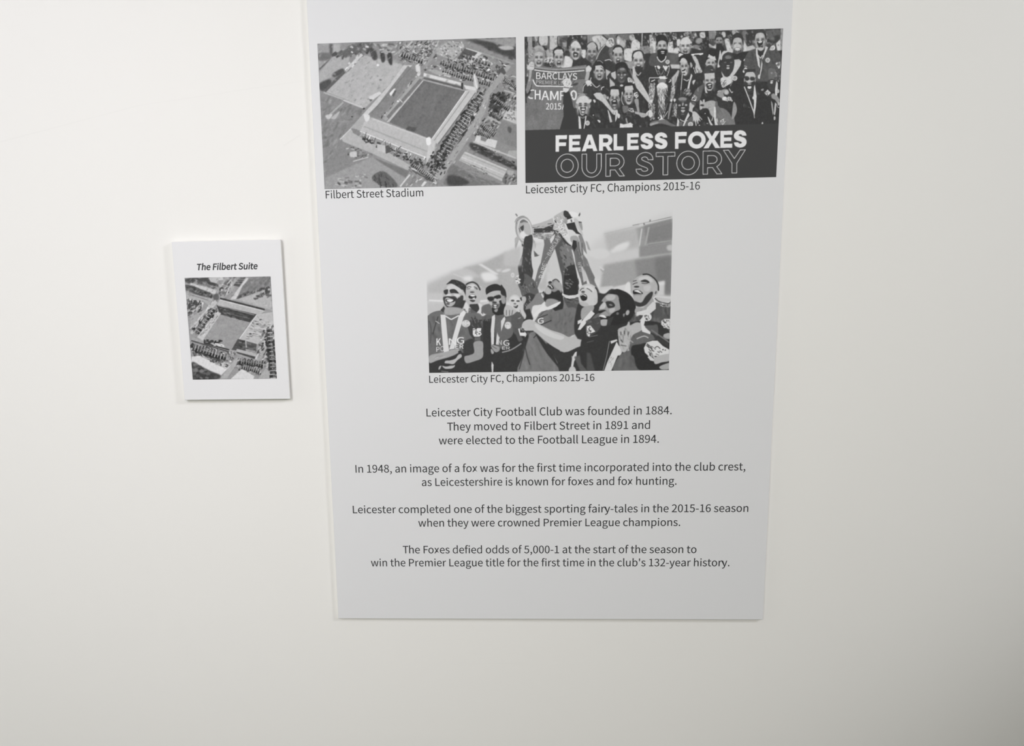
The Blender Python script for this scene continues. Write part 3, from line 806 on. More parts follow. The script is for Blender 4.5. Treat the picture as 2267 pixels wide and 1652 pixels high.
s 195/.5 72,102 86,98 93,104 92,114 80,115
l 80/.3,1 80,108 80,115
l 80/.3,1 86,108 87,115
e 160/.6 54,60,5,8,-30
H 192,50,62,.38,.22,.08 84,66,15,34
p 190/.5 70,38 96,38 98,55 70,55
s 50/.4 66,55 68,40 72,30 90,28 102,38 102,60 98,45 92,37 74,37 70,50
s 56/.5 74,74 84,68 92,72 90,84 82,90 76,84
e 222/.4 83,74,5,1.8
e 185/.4 83,86,6,2
e 190/.5 63,64,2.5,5
H 192,48,0,.4,.16,.0 127,54,15,30
p 190/.5 114,28 124,28 138,26 142,40 114,42
s 46/.4 112,42 112,28 120,18 136,18 144,28 146,45 140,28 128,26 116,28
s 50/.5 120,60 130,62 136,58 133,66 126,66
e 210/.3 128,63,5,1.6
c 200/.4,2 107,52 105,68 108,80 112,86
e 195/.5 107,50,2,5
p 215/.4 142,50 153,46 157,58 150,66 144,58
n 12/.3,50,120,4,2,-60,63 144,50 153,48 155,58 148,62
s 150/.5 144,70 156,68 158,90 160,106 154,108 150,92
s 110/.6 108,90 118,88 126,92 124,104 112,110
p 205/.4 125,102 128,95 140,96 144,108 136,108
n 14/.3,50,120,4,2,10,64 127,102 130,96 140,97 142,107
p 170/.5 145,105 158,108 170,110 182,112 185,118 174,124 166,124 158,116 146,112
s 205/.5 180,112 186,104 194,101 200,110 200,118 194,124 188,120
l 80/.3,1.2 186,108 186,118
s 205/.5 92,112 98,113 101,119 98,126 93,124
p 195/.4 62,100 66,104 72,120 77,138 70,139 66,120
p 195/.4 93,98 92,115 91,128 86,138 86,118
s 205/.4 31,132 38,132 41,137 38,140
e 190/.4 19,117,1.5,2.4
s 205/.5 18,70 24,70 26,76 22,79
p 210/.4 101,142 112,145 126,142 132,139 141,146 138,148 140,156 128,155 116,158 99,159
s 150/.5 117,128 121,126 123,134 125,142 121,142
c 100/.4,1.2 118,118 136,120
s 100/.7 160,148 165,150 166,156 161,157
# black title block
F 1160 280 1
p 59 -5,8.5 580,-7 580,130 -5,130
"""
def draw_team():
    A = Art(1150, 50, 1745, 415, 59)
    A.run(ART_TEAM)
    folds(A)
    A.frame(1160, 60, 1.3767)
    # lettering on the banner
    A.text('BARCLAYS', 37, 158, 20, 125, 222, .02, .2)
    A.frame(1160, 170, 1.3767)
    A.text('PREMIER', 36.5, 21, 11, 62.5, 200, .04)
    A.text('LE', 105, 24, 11, 13, 190, .0)
    A.text('H', 33, 68.5, 28, 17, 224, .03, .5); A.text('A', 53.5, 70.5, 28, 22.5, 224, .0, .5)
    A.text('M', 80, 70.5, 27, 25, 224, .02, .5); A.text('F', 110.5, 71, 28, 12, 224, .0, .5)
    A.text('2015', 67, 99.5, 19, 46.5, 218, 0, .3); A.line(216, 2.6, [(116.5, 100), (121.5, 84)])
    A.poly(54, [(120, 46), (134, 44), (146, 70), (150, 90), (160, 110), (160, 165), (108, 165), (118, 130), (121.5, 120)], .3)
    A.run("""
F 1160 170 1.3767
s 205/.5 118,12 124,6 132,4 142,10 145,20 141,30 138,36 132,46 124,47 119,38 122,28 117,18
n 26/.3,120,235,6,2,-15,61 119,8 142,10 142,30 122,34
l 60/.4,2 122,32 138,34
""")
    A.run("""
F 1160 280 1
p 59 -5,8.5 580,-7 580,130 -5,130
""")
    # title lettering: heavy geometric capitals, then outlined capitals
    A.frame(1150, 50, 3.778)
    fl = [('F', 303, 400, 1080, 942), ('E', 415, 512, 1078, 940), ('A', 523, 655, 1076, 937), ('R', 667, 780, 1072, 935), ('L', 790, 873, 1068, 932),
          ('E', 903, 1000, 1064, 926), ('S', 1015, 1122, 1060, 922), ('S', 1134, 1240, 1058, 918), ('F', 1303, 1402, 1056, 915),
          ('O', 1412, 1560, 1054, 910), ('X', 1542, 1682, 1050, 908), ('E', 1683, 1782, 1047, 905), ('S', 1795, 1902, 1045, 900)]
    for ch, a, b, y1, y0 in fl:
        L = titleglyph(ch, .21)
        A.put([A.T([(a+x*(b-a), y0+y*(y1-y0)-.022*(x-.5)*(b-a)) for x, y in q]) for q in L], 224)
    os_ = [('O', 306, 497, 1300, 1096), ('U', 522, 690, 1297, 1096), ('R', 722, 884, 1288, 1094), ('S', 975, 1124, 1286, 1082), ('T', 1143, 1306, 1277, 1083),
           ('O', 1316, 1512, 1277, 1072), ('R', 1536, 1700, 1270, 1070), ('Y', 1706, 1895, 1261, 1063)]
    for ch, a, b, y1, y0 in os_:
        L = titleglyph(ch, .175, outline=True)
        for q in L:
            q = q+[q[0], q[1]] if len(q) > 2 else q
            P = [(a+3+x*(b-a-6), y0+3+y*(y1-y0-6)-.022*(x-.5)*(b-a)) for x, y in q]
            for u, v in zip(P[:-1], P[1:]):
                d = math.hypot(v[0]-u[0], v[1]-u[1])+1e-6; ex, ey = (v[0]-u[0])/d*2, (v[1]-u[1])/d*2
                A.line(208, 5.4, [(u[0]-ex, u[1]-ey), (v[0]+ex, v[1]+ey)])
    return A
def folds(A):
    # cloth folds, hair strands and skin modelling in the printed photograph
    A.frame(1160, 60, 1)
    n = np.random.RandomState(77).normal(0, 1, A.a.shape).astype(np.float32)
    tex = gauss(n, 1.5)*4+gauss(n, 3.2)*9
    A.a += tex*np.clip(.9+A.a/110, 0, 2.4)*1.2
def arc(cx, cy, rx, ry, a0, a1, n=20):
    t = np.radians(np.linspace(a0, a1, n)); return [(cx+rx*math.cos(v), cy+ry*math.sin(v)) for v in t]
def titleglyph(ch, w, outline=False):
    """geometric capital in a unit box (x right, y down); w = stroke weight"""
    v = w*(1.0 if outline else 1.15); h = w if outline else .24
    if ch == 'O': return [arc(.5, .5, .5, .5, 0, 360, 49), arc(.5, .5, .5-w*1.28, .5-w*1.28, 0, 360, 49)] if outline else [arc(.5, .5, .5, .5, 0, 360, 49), arc(.5, .5, .26, .26, 0, 360, 49)]
    if ch == 'F': return [[(0, 0), (1, 0), (.98, h), (.3, h), (.3, .44), (.92, .44), (.9, .66), (.3, .66), (.3, 1), (0, 1)]]
    if ch == 'E': return [[(0, 0), (1, 0), (1, h), (.3, h), (.3, .39), (.92, .39), (.92, .61), (.3, .61), (.3, 1-h), (1, 1-h), (1, 1), (0, 1)]]
    if ch == 'L': return [[(0, 0), (.34, 0), (.34, 1-h), (1, 1-h), (1, 1), (0, 1)]]
    if ch == 'A': return [[(.37, 0), (.63, 0), (1, 1), (.74, 1), (.68, .84), (.32, .84), (.26, 1), (0, 1)], [(.5, .3), (.4, .62), (.6, .62)]]
    if ch == 'X': return [[(.03, 0), (.32, 0), (.5, .31), (.68, 0), (.97, 0), (.66, .48), (1, 1), (.7, 1), (.5, .66), (.3, 1), (0, 1), (.34, .48)]]
    if ch == 'T': return [[(0, 0), (1, 0), (1, v*1.0), (.5+v*.72, v), (.5+v*.72, 1), (.5-v*.72, 1), (.5-v*.72, v), (0, v)]]
    if ch == 'Y': return [[(0, 0), (.235, 0), (.5, .37), (.765, 0), (1, 0), (.61, .58), (.61, 1), (.39, 1), (.39, .58)]]
    if ch == 'U': return [[(0, 0), (.24, 0)]+[(.24, .55)]+arc(.5, .57, .26, .25, 180, 0)+[(.76, 0), (1, 0)]+arc(.5, .55, .5, .45, 0, 180)]
    if ch == 'R':
        if outline: return [[(0, 0)]+arc(.5, .36, .48, .36, -90, 62, 18)+[(1, 1), (.74, 1), (.5, .72), (.24, .72), (.24, 1), (0, 1)], [(.24, .2)]+arc(.5, .37, .24, .17, -90, 90, 14)+[(.24, .54)]]
        return [[(0, 0)]+arc(.55, .36, .45, .36, -90, 66, 16)+[(1, 1), (.68, 1), (.5, .74), (.3, .74), (.3, 1), (0, 1)], [(.3, .24)]+arc(.54, .37, .16, .13, -90, 90, 12)+[(.3, .5)]]
    if ch == 'S':
        if outline: q, bx = S_LINE, (243, 762, 797, 1523)
        else: q, bx = S_HEAVY, (400, 190, 780, 715)
        out = []
        for seg in q.split('|'):
            P = [tuple(map(float, t.split(','))) for t in seg.split()]
            out += [tuple(p) for p in (spline(P, False, 4) if len(P) > 2 else P)]
        return [[((x-bx[0])/(bx[2]-bx[0]), (y-bx[1])/(bx[3]-bx[1])) for x, y in out]]
S_LINE = "795,1005 778,920 735,845 660,790 545,766 420,792 325,860 268,950 262,1050 305,1130 390,1185 500,1230 590,1270 625,1315 600,1355 520,1375 450,1355 410,1300|410,1300 245,1300|245,1300 265,1390 330,1460 420,1505 520,1520 640,1495 730,1445 790,1360 790,1260 740,1165 650,1100 550,1060 450,1010 425,970 450,930 530,910 600,940 635,1003|635,1003 795,1005"
S_HEAVY = "775,358 760,290 700,222 600,192 500,210 420,280 400,360 420,430 490,492 580,525 640,560 615,592 570,595 520,555|520,555 400,555|400,555 430,640 490,690 580,715 690,695 760,630 780,540 750,460 690,410 600,378 545,345 570,315 620,318 650,358|650,358 775,358"

ART_TROPHY = """
F 1270 460 1.03045
# stadium stand behind, right
s 196/8@.9 40,90 90,60 160,40 230,24 235,160 40,160
p 150/2 140,48 224,26 224,75 150,90
p 178/4 70,58 145,45 150,90 80,105
p 135/1.5 160,42 224,26 224,76 168,82
p 128/2 165,52 224,34 224,70 168,80
l 110/.5,1.2 135,41 180,32 223,22
l 205/.4,1 150,38 223,25
l 175/.6,1.2 70,60 150,41
l 200/.7,3 156,48 150,90
l 165/.8,4 172,45 162,95
l 120/.6,3 160,36 162,40
l 120/.6,3 175,28 174,33
s 212/2.5 85,98 105,85 128,78 120,95 90,104
e 214/2 110,88,16,5,-20
p 140/2 150,88 224,78 224,104 150,114
l 110/.8,1 170,86 223,78
l 160/.7,1 172,82 223,75
p 158/2.5 70,130 150,116 223,106 223,200 60,190
p 135/3 140,120 223,108 223,200 150,190
p 120/4 185,115 223,110 223,195 190,195
e 190/1.5 220,92,8,7
e 205/2 60,105,24,12
l 205/.8,3 60,134 70,142
l 150/.8,1.6 62,140 68,146
# left stand
F 940 580 1.2594
p 176/6 5,60 60,35 130,10 230,-20 230,110 5,110
p 168/3 110,15 160,5 230,-30 230,100 140,60
p 186/3 70,28 118,16 160,40 110,48
p 210/1.5 150,5 160,4 200,28 210,34 196,34
l 200/1,2 80,32 118,46 160,70
s 216/3 160,30 190,28 206,46 175,55 162,46
e 214/3 122,45,14,7
p 200/2 200,20 230,15 230,25 204,27
p 188/3 5,85 60,85 60,110 5,110
p 186/3 5,112 170,112 170,140 5,150
l 216/1,4.5 12,106 55,108
l 216/1,4.5 150,109 176,107
F 1110 580 1.2594
p 172/4 0,0 60,0 60,110 0,110
p 178/4 60,30 110,80 130,80 130,30 170,25 170,-40 60,-60
p 200/3 70,-10 100,-50 130,-60 130,20 110,60 75,45
p 196/4 130,-60 175,-90 180,50 130,50
e 205/1.5 15,23,13,4,-15
e 206/1 33,36,5,7
e 186/.6 33,36,2.4,3.6
F 1280 590 1.07952
p 205/2 44,56 122,42 122,100 44,90
p 200/1.5 44,50 84,46 84,52 44,56
p 207/1.2 88,50 120,42 122,62 100,62
p 200/2 178,42 207,34 206,70 178,72
p 213/2 180,40 206,35 206,44 182,47
s 215/1 115,42 125,40 125,80 112,70
# trophy: cup rim, body, ribbons
F 1110 460 1.2594
p 175/.6 86,48 110,42 130,35 145,28 150,50 120,55 90,58
p 60/.5 92,58 120,56 150,45 155,66 120,70 92,69
n 60/.3,50,200,7,1.6,-8,70 90,54 150,40 156,88 120,88 92,84
p 150/.6 92,70 150,68 156,84 125,90 92,82
n 60/.3,70,225,10,1.6,8,71 92,70 156,70 154,88 94,84
l 205/.5,3 120,72 155,71
e 150/.4 65,60,24,38,-8
e 178/.8 66,62,21,34,-8
e 205/.5 67,61,20,33,-8
e 168/.6 67,62,17.5,30,-8
e 215/1.4 65,75,12,11
c 200/.5,1.4 46,40 58,31 70,31 82,42 86,60
s 105/.8 54,38 63,32 74,38 76,41 66,39 56,42
s 175/1 66,46 80,44 82,70 74,75 66,66
s 70/.7 60,50 64,48 64,60 60,64 54,55
l 70/.5,1.6 51,56 55,68
c 130/.6,2 40,40 45,30 56,24 66,23
c 100/.7,1.4 42,45 47,32
e 120/.4 44,19,2,4,-40
e 110/.5 46,22,1.6,2
p 170/.4 39,85 49,76 52,85 40,123
p 158/.5 40,103 50,88 51,82 41,122
l 140/.5,1.4 56,91 63,105
l 110/.5,2 87,85 91,90
s 165/.5 87,88 95,92 97,106 96,112 90,100
p 95/.4 92,118 104,131 109,131 102,135 94,136
p 190/.5 91,96 94,100 96,115 92,118
# right end of trophy
s 178/.5 148,25 165,14 178,10 178,40 182,60 186,72 170,84 150,74 146,55 152,36
s 60/.4 175,14 177,9 181,8 190,13 196,24 188,32 177,24
p 50/.4 180,24 205,24 196,30 184,34
s 220/.5 190,12 205,12 220,20 215,24 200,27 194,20
p 80/.4 216,22 221,13 222,19 219,25
p 60/.4 150,34 155,33 156,42 151,40
p 215/.4 186,33 195,31 193,40 184,42
p 212/.4 199,33 205,31 208,40 198,41
p 52/.5 182,45 206,40 211,56 215,66 226,76 210,72 200,62 188,60
l 60/.4,3 196,33 198,40
l 60/.4,2.4 206,33 209,42
s 190/.6 205,30 216,35 225,60 230,80 220,66 210,50
p 70/.5 217,38 226,40 224,48 219,47
s 150/.5 218,44 226,44 228,62 224,60
s 150/.6 176,28 184,28 186,40 180,45
n 40/.3,120,230,7,1.5,60,73 155,22 178,18 186,70 178,82 150,68
"""
ART_TROPHY_B = """
F 1110 460 1.2594
s 205/.5 190,64 198,62 208,70 208,84 195,90 190,76
s 205/.5 175,86 182,80 190,86 192,100 184,103 178,94
s 160/.6 196,80 210,78 218,88 212,104 200,98 194,90
# raised arms
s 62/.5 66,85 76,78 88,76 89,100 85,130 87,160 90,180 80,215 60,215 48,165 60,130
n 26/.7,46,105,10,3,80,74 58,100 85,100 84,205 56,205
l 120/.8,3 60,135 56,160
s 84/.5 148,70 155,62 170,76 185,95 200,110 208,120 210,160 214,200 216,238 178,240 170,190 165,170 150,110 140,100
s 118/1.2 165,110 190,104 200,115 205,140 200,165 185,175 172,150
n 40/.6,60,150,9,3,60,75 160,90 190,100 206,140 208,215 178,220
s 54/.7 180,170 208,160 214,190 216,215 182,218
n 24/.5,90,150,5,1.6,40,76 172,180 186,168 194,200 176,208
c 50/.5,3 146,62 165,74 180,95 196,106
# hanging ribbons
p 112/.4 124,90 135,88 160,72 170,86 150,115 132,150 118,182 110,192 112,150
p 205/.4 137,88 143,80 152,72 146,96 140,110
p 106/.4 120,88 137,90 140,104 128,120 122,150 118,160 124,120
p 108/.4 126,80 136,90 140,100 160,68 168,80 158,100 136,140 124,165 100,230 86,238 104,170 124,125
n 50/.3,140,195,4,1.4,-60,77 140,100 158,84 162,90 135,135 110,190 98,225 94,222 120,150
p 104/.4 205,96 215,90 228,140 232,170 244,230 226,215 212,150
n 26/.3,130,180,4,1.2,75,78 208,100 218,98 234,170 238,215 226,205
p 130/.5 216,78 225,74 235,100 240,130 232,120 224,105
p 206/.5 197,115 201,118 211,150 218,200 214,195 206,155
p 50/.5 202,90 210,92 212,108 206,120 198,108
F 1270 460 1.03045
p 118/.5 18,95 26,110 32,118 40,140 50,170 64,200 58,216 50,205 40,178 26,140
p 150/.6 8,70 18,78 24,100 22,120 14,105
l 60/.5,1.6 12,78 14,95 18,110
l 60/.5,1.2 20,80 21,108
p 155/.8 28,75 33,78 40,98 34,95
n 20/.4,110,180,5,1.6,60,79 24,118 34,124 56,180 58,205 46,190
p 110/.4 2,100 8,100 14,130 22,165 16,160 6,130
F 1280 590 1.07952
p 110/.5 12,0 28,0 41,26 38,40 28,28 20,14
p 190/.5 8,0 12,0 24,32 14,38
"""
ART_TROPHY_C = """
F 1110 580 1.2594
# central figure: sleeve, neck, head thrown back
s 92/.6 48,60 56,38 66,32 76,36 92,50 100,66 106,84 104,96 90,110 74,106 60,96 54,78
n 30/.6,50,130,9,3,60,80 56,40 80,40 104,84 90,106 60,96
s 60/.5 50,40 62,30 66,44 60,66 52,60
s 210/.4 42,40 50,36 50,44 56,48 52,52 55,58 44,60 41,50
n 12/.4,60,225,4,2,20,81 42,38 52,38 54,58 43,60
s 62/.6 60,96 78,86 100,96 86,118 74,134 66,150 50,130 50,104
n 34/.4,44,160,8,2,55,82 56,100 84,92 84,112 66,132 52,126
p 56/.5 84,100 112,88 120,80 126,104 112,118 92,112
s 128/.8 100,88 118,86 124,104 110,118 90,122 84,140 70,150 70,125 88,106
p 205/.4 114,86 118,92 126,103 124,106 116,98 112,90
F 1110 580 1.2594
s 116/.8 104,146 124,134 166,112 178,106 200,130 216,150 220,200 90,200
n 40/1.2,90,135,16,4,100,83@.6 110,142 178,112 214,152 214,190 96,190
F 1110 580 1
s 48/.5 96,80 98,64 106,54 120,62 130,70 136,88 134,104 118,106 108,92 102,86
s 46/.5 95,78 106,70 120,62 128,56 136,64 138,100 126,112 112,100 98,88
s 140/.7 104,52 112,44 120,40 130,44 136,54 134,68 128,62 118,66 108,62 100,64
s 176/.6 98,62 104,55 110,60 112,66 108,71 100,70
s 50/.5 104,52 112,50 118,58 112,60 106,56
c 226/.3,2 106,52 110,52 114,58
e 55/.5 109,45,4,3,-20
s 160/.7 116,48 124,42 134,50 135,62 126,60
c 60/.6,2.4 114,42 122,38 130,44
F 1110 580 1.2594
s 150/1 128,104 145,102 162,110 150,120 132,128 124,118
s 84/.7 176,98 216,98 220,130 214,160 200,150 184,120
F 1110 580 1
# sleeve band right arm
p 48/.5 140,30 166,26 170,50 172,70 172,84 150,86 138,76
n 20/.5,70,140,6,2,30,84 142,34 160,40 152,60 142,56
p 222/.4 137,70 142,72 150,74 165,73 172,70 173,76 168,82 155,83 144,79
s 84/.7 142,80 172,78 176,110 174,140 160,110 146,96
n 14/.6,50,120,10,2.4,20,85 142,80 172,82 170,92 148,92
F 1110 580 1.2594
p 215/.4 121,114 124,127 118,134 106,144 98,152 86,154 92,146 108,130
p 215/.4 122,122 130,125 145,118 166,109 167,114 155,124 140,131 126,135 116,137
c 60/.4,1.4 108,150 120,138 130,134
F 1110 580 1.2594
p 222/.4 171,86 180,92 196,95 210,92 217,88 217,95 206,100 192,102 180,99 171,92
c 150/.4,1 174,92 194,98 215,93
"""
ART_TROPHY_D = """
F 935 455 3
p 184/8 545,310 660,262 660,400 545,400
F 920 450 3.778
s 104 92,1000 105,935 200,895 420,900 520,950 560,1060 560,1160 480,1250 105,1300
p 168/2 230,850 400,850 410,920 300,985 230,930
p 90/3 400,880 560,870 570,960 430,960
s 92/2 535,1010 555,955 640,905 700,900 760,880 850,900 905,950 910,1010 890,1120 870,1160 840,1420 560,1420
p 54/3 880,900 960,880 1000,1000 900,1010
p 54/2 1370,1010 1480,900 1560,900 1620,1300 1620,1405 1200,1405 1300,1200
# left man
F 940 580 1
s 172/.5 41,64 50,50 60,44 80,44 92,54 100,68 106,80 100,96 90,100 70,112 48,102 42,86
s 196/.8 50,54 66,47 84,54 86,68 70,66 54,66
s 52/.4 49,48 56,42 62,38 74,40 86,46 94,54 97,66 96,84 92,86 90,72 84,62 74,54 60,47 50,49
n 30/.3,38,80,4,2,40,86 52,46 62,38 84,46 96,60 94,76 84,58 60,46
s 185/.8 84,60 90,70 94,84 90,96 84,92 82,72
e 175/.5 91,90,4.5,9
e 90/.6 90,88,2,4
s 56/.4 43,62 52,60 51,70 46,71 43,67
s 54/.4 56,61 66,59 73,64 76,69 66,68 58,68
s 60/.5 41,80 44,76 56,76 68,75 73,81 76,76 86,74 84,92 76,104 66,112 56,106 48,98 44,92
s 170/.5 46,78 58,80 68,86 66,93 58,98 48,94
c 50/.5,2 45,80 50,76 58,77 68,82
s 50/.4 47,82 60,83 69,81 66,87 56,89 49,88
s 225/.3 50,83 60,82.5 64,84 58,88 51,86.5
e 80/.5 52,92,4,2
s 205/.6 52,70 60,72 56,74 48,74
s 205/1 64,72 74,70 80,74 74,78
s 150/.8 46,100 56,108 68,114 80,108 82,125 70,128 46,122
p 60/.4 43,97 46,104 45,114 35,106
s 56/.5 60,102 78,92 86,84 90,90 80,108 68,116 62,110
# second man, laughing
s 178/.5 92,60 96,50 106,46 116,50 123,64 124,84 120,96 108,100 96,96 92,80
c 52/.4,3.2 92,50 98,46 108,44 118,50 124,62
s 202/.7 98,52 110,49 116,58 100,60
c 60/.4,1.6 94,56 99,54 104,55
c 60/.4,1.6 110,54 115,56 118,60
l 70/.4,1.2 94,59 102,58
l 70/.4,1.2 111,57 118,60
s 48/.4 98,75 107,71 115,75 114,80 107,81 100,80
s 222/.3 101,73.5 107,71.5 113,74 107,76
s 60/.5 100,84 107,83 113,85 107,88
e 70/.5 106,66,5,1.6
s 214/.6 106,80 112,78 111,82
p 58/.4 100,93 118,92 122,100 118,112 108,106 100,98
s 205/.5 88,96 92,88 98,98 96,115 88,108
p 205/.4 120,90 128,94 126,112 132,118 122,122 116,112 122,104
n 20/.4,60,220,4,1.8,60,87 86,104 106,100 112,120 96,124
s 100/.8 128,98 145,92 150,105 150,118 130,112
# third man, looking
s 108/.5 139,66 142,76 144,88 150,100 160,110 172,112 180,100 180,66 165,60 150,60
s 175/.6 140,68 150,62 166,60 176,68 172,80 160,78 150,78 142,76
s 46/.4 136,64 138,56 148,50 160,48 172,54 180,62 182,78 176,70 168,63 152,64 140,70 138,72
s 46/.5 140,78 152,76 154,82 148,86 142,84
s 46/.5 154,76 166,72 172,77 164,82 156,80
e 200/.8 158,84,3,4
s 175/.6 156,84 170,80 174,88 166,92 158,90
e 60/.5 156,89,5,2
s 44/.5 166,86 174,84 180,90 178,112 165,118 152,112 150,100 160,105 168,96
e 58/.4 157,96,6,3
s 205/.4 153,95 158,94 161,96 157,98
s 200/.4 154,99 160,99 158,102
s 150/.5 155,106 163,104 161,110 157,110
s 178/.6 143,88 150,88 150,96 146,94
"""
ART_TROPHY_E = """
# jerseys lower left
F 940 700 1
s 104/.8 6,4 30,-8 60,-4 100,-8 128,0 130,60 110,100 90,110 10,110 7,60
n 60/1.2,78,120,16,5,70,88@.7 8,2 100,0 120,80 20,90
p 62/.6 92,10 140,6 180,2 182,90 130,90 115,60 100,40
n 40/.5,50,110,10,2,75,89 100,0 150,0 150,24 104,26
s 58/1 85,60 108,50 112,80 96,92 88,86
p 52/.6 8,92 40,82 80,80 110,86 182,60 300,70 300,126 8,127
p 52/.6 130,10 300,20 300,124 130,124
c 70/.6,1.6 10,10 14,30 12,60
c 60/.6,2 30,0 22,24 18,40
s 160/.8 46,-4 76,-6 82,-18 48,-20
l 218/.4,2.6 46,-1 59,7
l 218/.4,2.6 59,7 76,-2
p 208/.3 35,-4 46,-4 52,60 54,78 42,80 38,40
p 208/.3 76,-2 88,-2 76,36 68,62 66,72 54,74 64,40
p 214/.3 80,-8 88,-14 92,-8 88,0 76,0
e 206/.4 92,16,9.5,8
n 14/.3,160,190,3,2,0,90 86,10 98,10 98,22 86,22
l 190/.3,1.6 24,10 33,16
p 215/.3 107,27 112,26 114,31 117,26 126,26 125,36 127,40 122,45 110,45 107,40
n 12/.3,50,110,3,1.6,0,91 108,27 124,27 124,42 108,42
p 100/.4 111,46 124,46 124,54 111,54
s 150/.5 109,58 128,56 130,75 128,92 110,100 92,104 88,90 100,86 110,80
s 160/.6 30,82 50,78 72,72 78,78 66,86 50,92 28,98 10,104 10,88
n 16/.6,130,185,12,2,-20,92 16,88 66,76 66,84 20,98
s 178/.4 56,98 46,99 44,104 52,105 64,106 72,98 82,90 80,84 74,86 68,94
s 172/.4 38,110 34,116 31,119 30,116 34,110 46,112 56,110 64,110 60,116 46,116
s 178/.4 38,110 46,112 60,112 66,108 64,114 46,117
l 160/.3,1 36,122 52,124
e 52/.4 78,79,4,3
s 96/.6 158,4 182,4 182,70 160,60
p 205/.3 150,0 156,-4 157,4 155,30 154,62 148,64 147,30
p 205/.3 174,4 178,2 179,12 172,30 166,50 162,64 158,62 162,30
s 150/.5 148,64 156,64 166,68 166,76 158,80 150,72
s 165/.5 148,72 154,80 150,84 147,78
l 60/.3,1 150,66 160,72
p 200/.3 149,100 153,108 152,125 149,124 148,110
# middle jersey
F 1110 700 1
s 100/.6 8,6 24,2 30,20 22,46 0,50 -10,30 -6,8
s 88/.8 24,0 48,0 50,10 46,25 34,40 26,30
e 210/.4 15.5,20,7.6,8
n 18/.3,150,190,2.5,1.6,30,93 9,13 22,13 22,27 9,27
l 150/.4,2 38,5 44,3
p 205/.3 0,10 8,0 10,6 0,34
s 84/.6 30,28 38,28 46,46 48,52 40,56 34,44
c 150/.5,2.6 2,80 18,76 30,70 45,60
s 118/.8 54,70 60,50 64,38 76,34 96,50 106,66 116,90 130,120 128,128 40,128 48,90
n 46/1.4,95,132,26,4,75,94@.6 62,40 80,40 124,124 46,124
l 60/.6,2 52,56 50,84 40,118
l 60/.6,2 53,66 58,90 64,108
l 58/.5,2 82,38 72,48
s 52/.6 76,38 96,56 120,90 128,115 134,125 124,110 100,80
l 140/.6,1.6 108,66 126,105
s 112/.8 75,10 85,0 100,-6 160,-20 168,0 165,30 158,42 146,46 120,34 90,22
n 30/1.2,85,130,18,4,100,95@.6 90,0 160,-10 160,36 120,32
l 50/.5,2 88,19 112,9
l 60/.5,2 82,4 104,-4
s 182/.4 46,22 50,12 60,7 70,8 76,12 90,20 110,30 134,38 150,46 160,44 166,36 176,46 184,62 184,66 165,72 143,80 120,70 100,56 84,42 74,34 64,32 54,32 48,28
s 200/.7 76,16 96,26 120,38 140,46 130,52 100,42 80,28
n 14/.3,60,225,4,2,30,96 44,24 54,30 52,34 42,30
p 218/.3 38,28 41,26 43,36 52,36 56,38 54,44 42,43
c 215/.3,1.4 52,34 56,40 53,46
l 50/.4,2.4 54,34 72,33
p 205/.3 70,8 76,0 84,-4 78,6 74,12
# lower right dark, medal
s 54/.6 100,60 140,80 182,68 184,126 134,126 124,100
p 205/.4 158,90 164,80 168,78 167,92 162,100 160,112 155,112
l 215/.4,1 166,92 170,98
l 190/.4,1 157,88 158,96
e 190/.4 158,121,8,10
p 88/1 162,90 200,80 215,128 178,128
"""
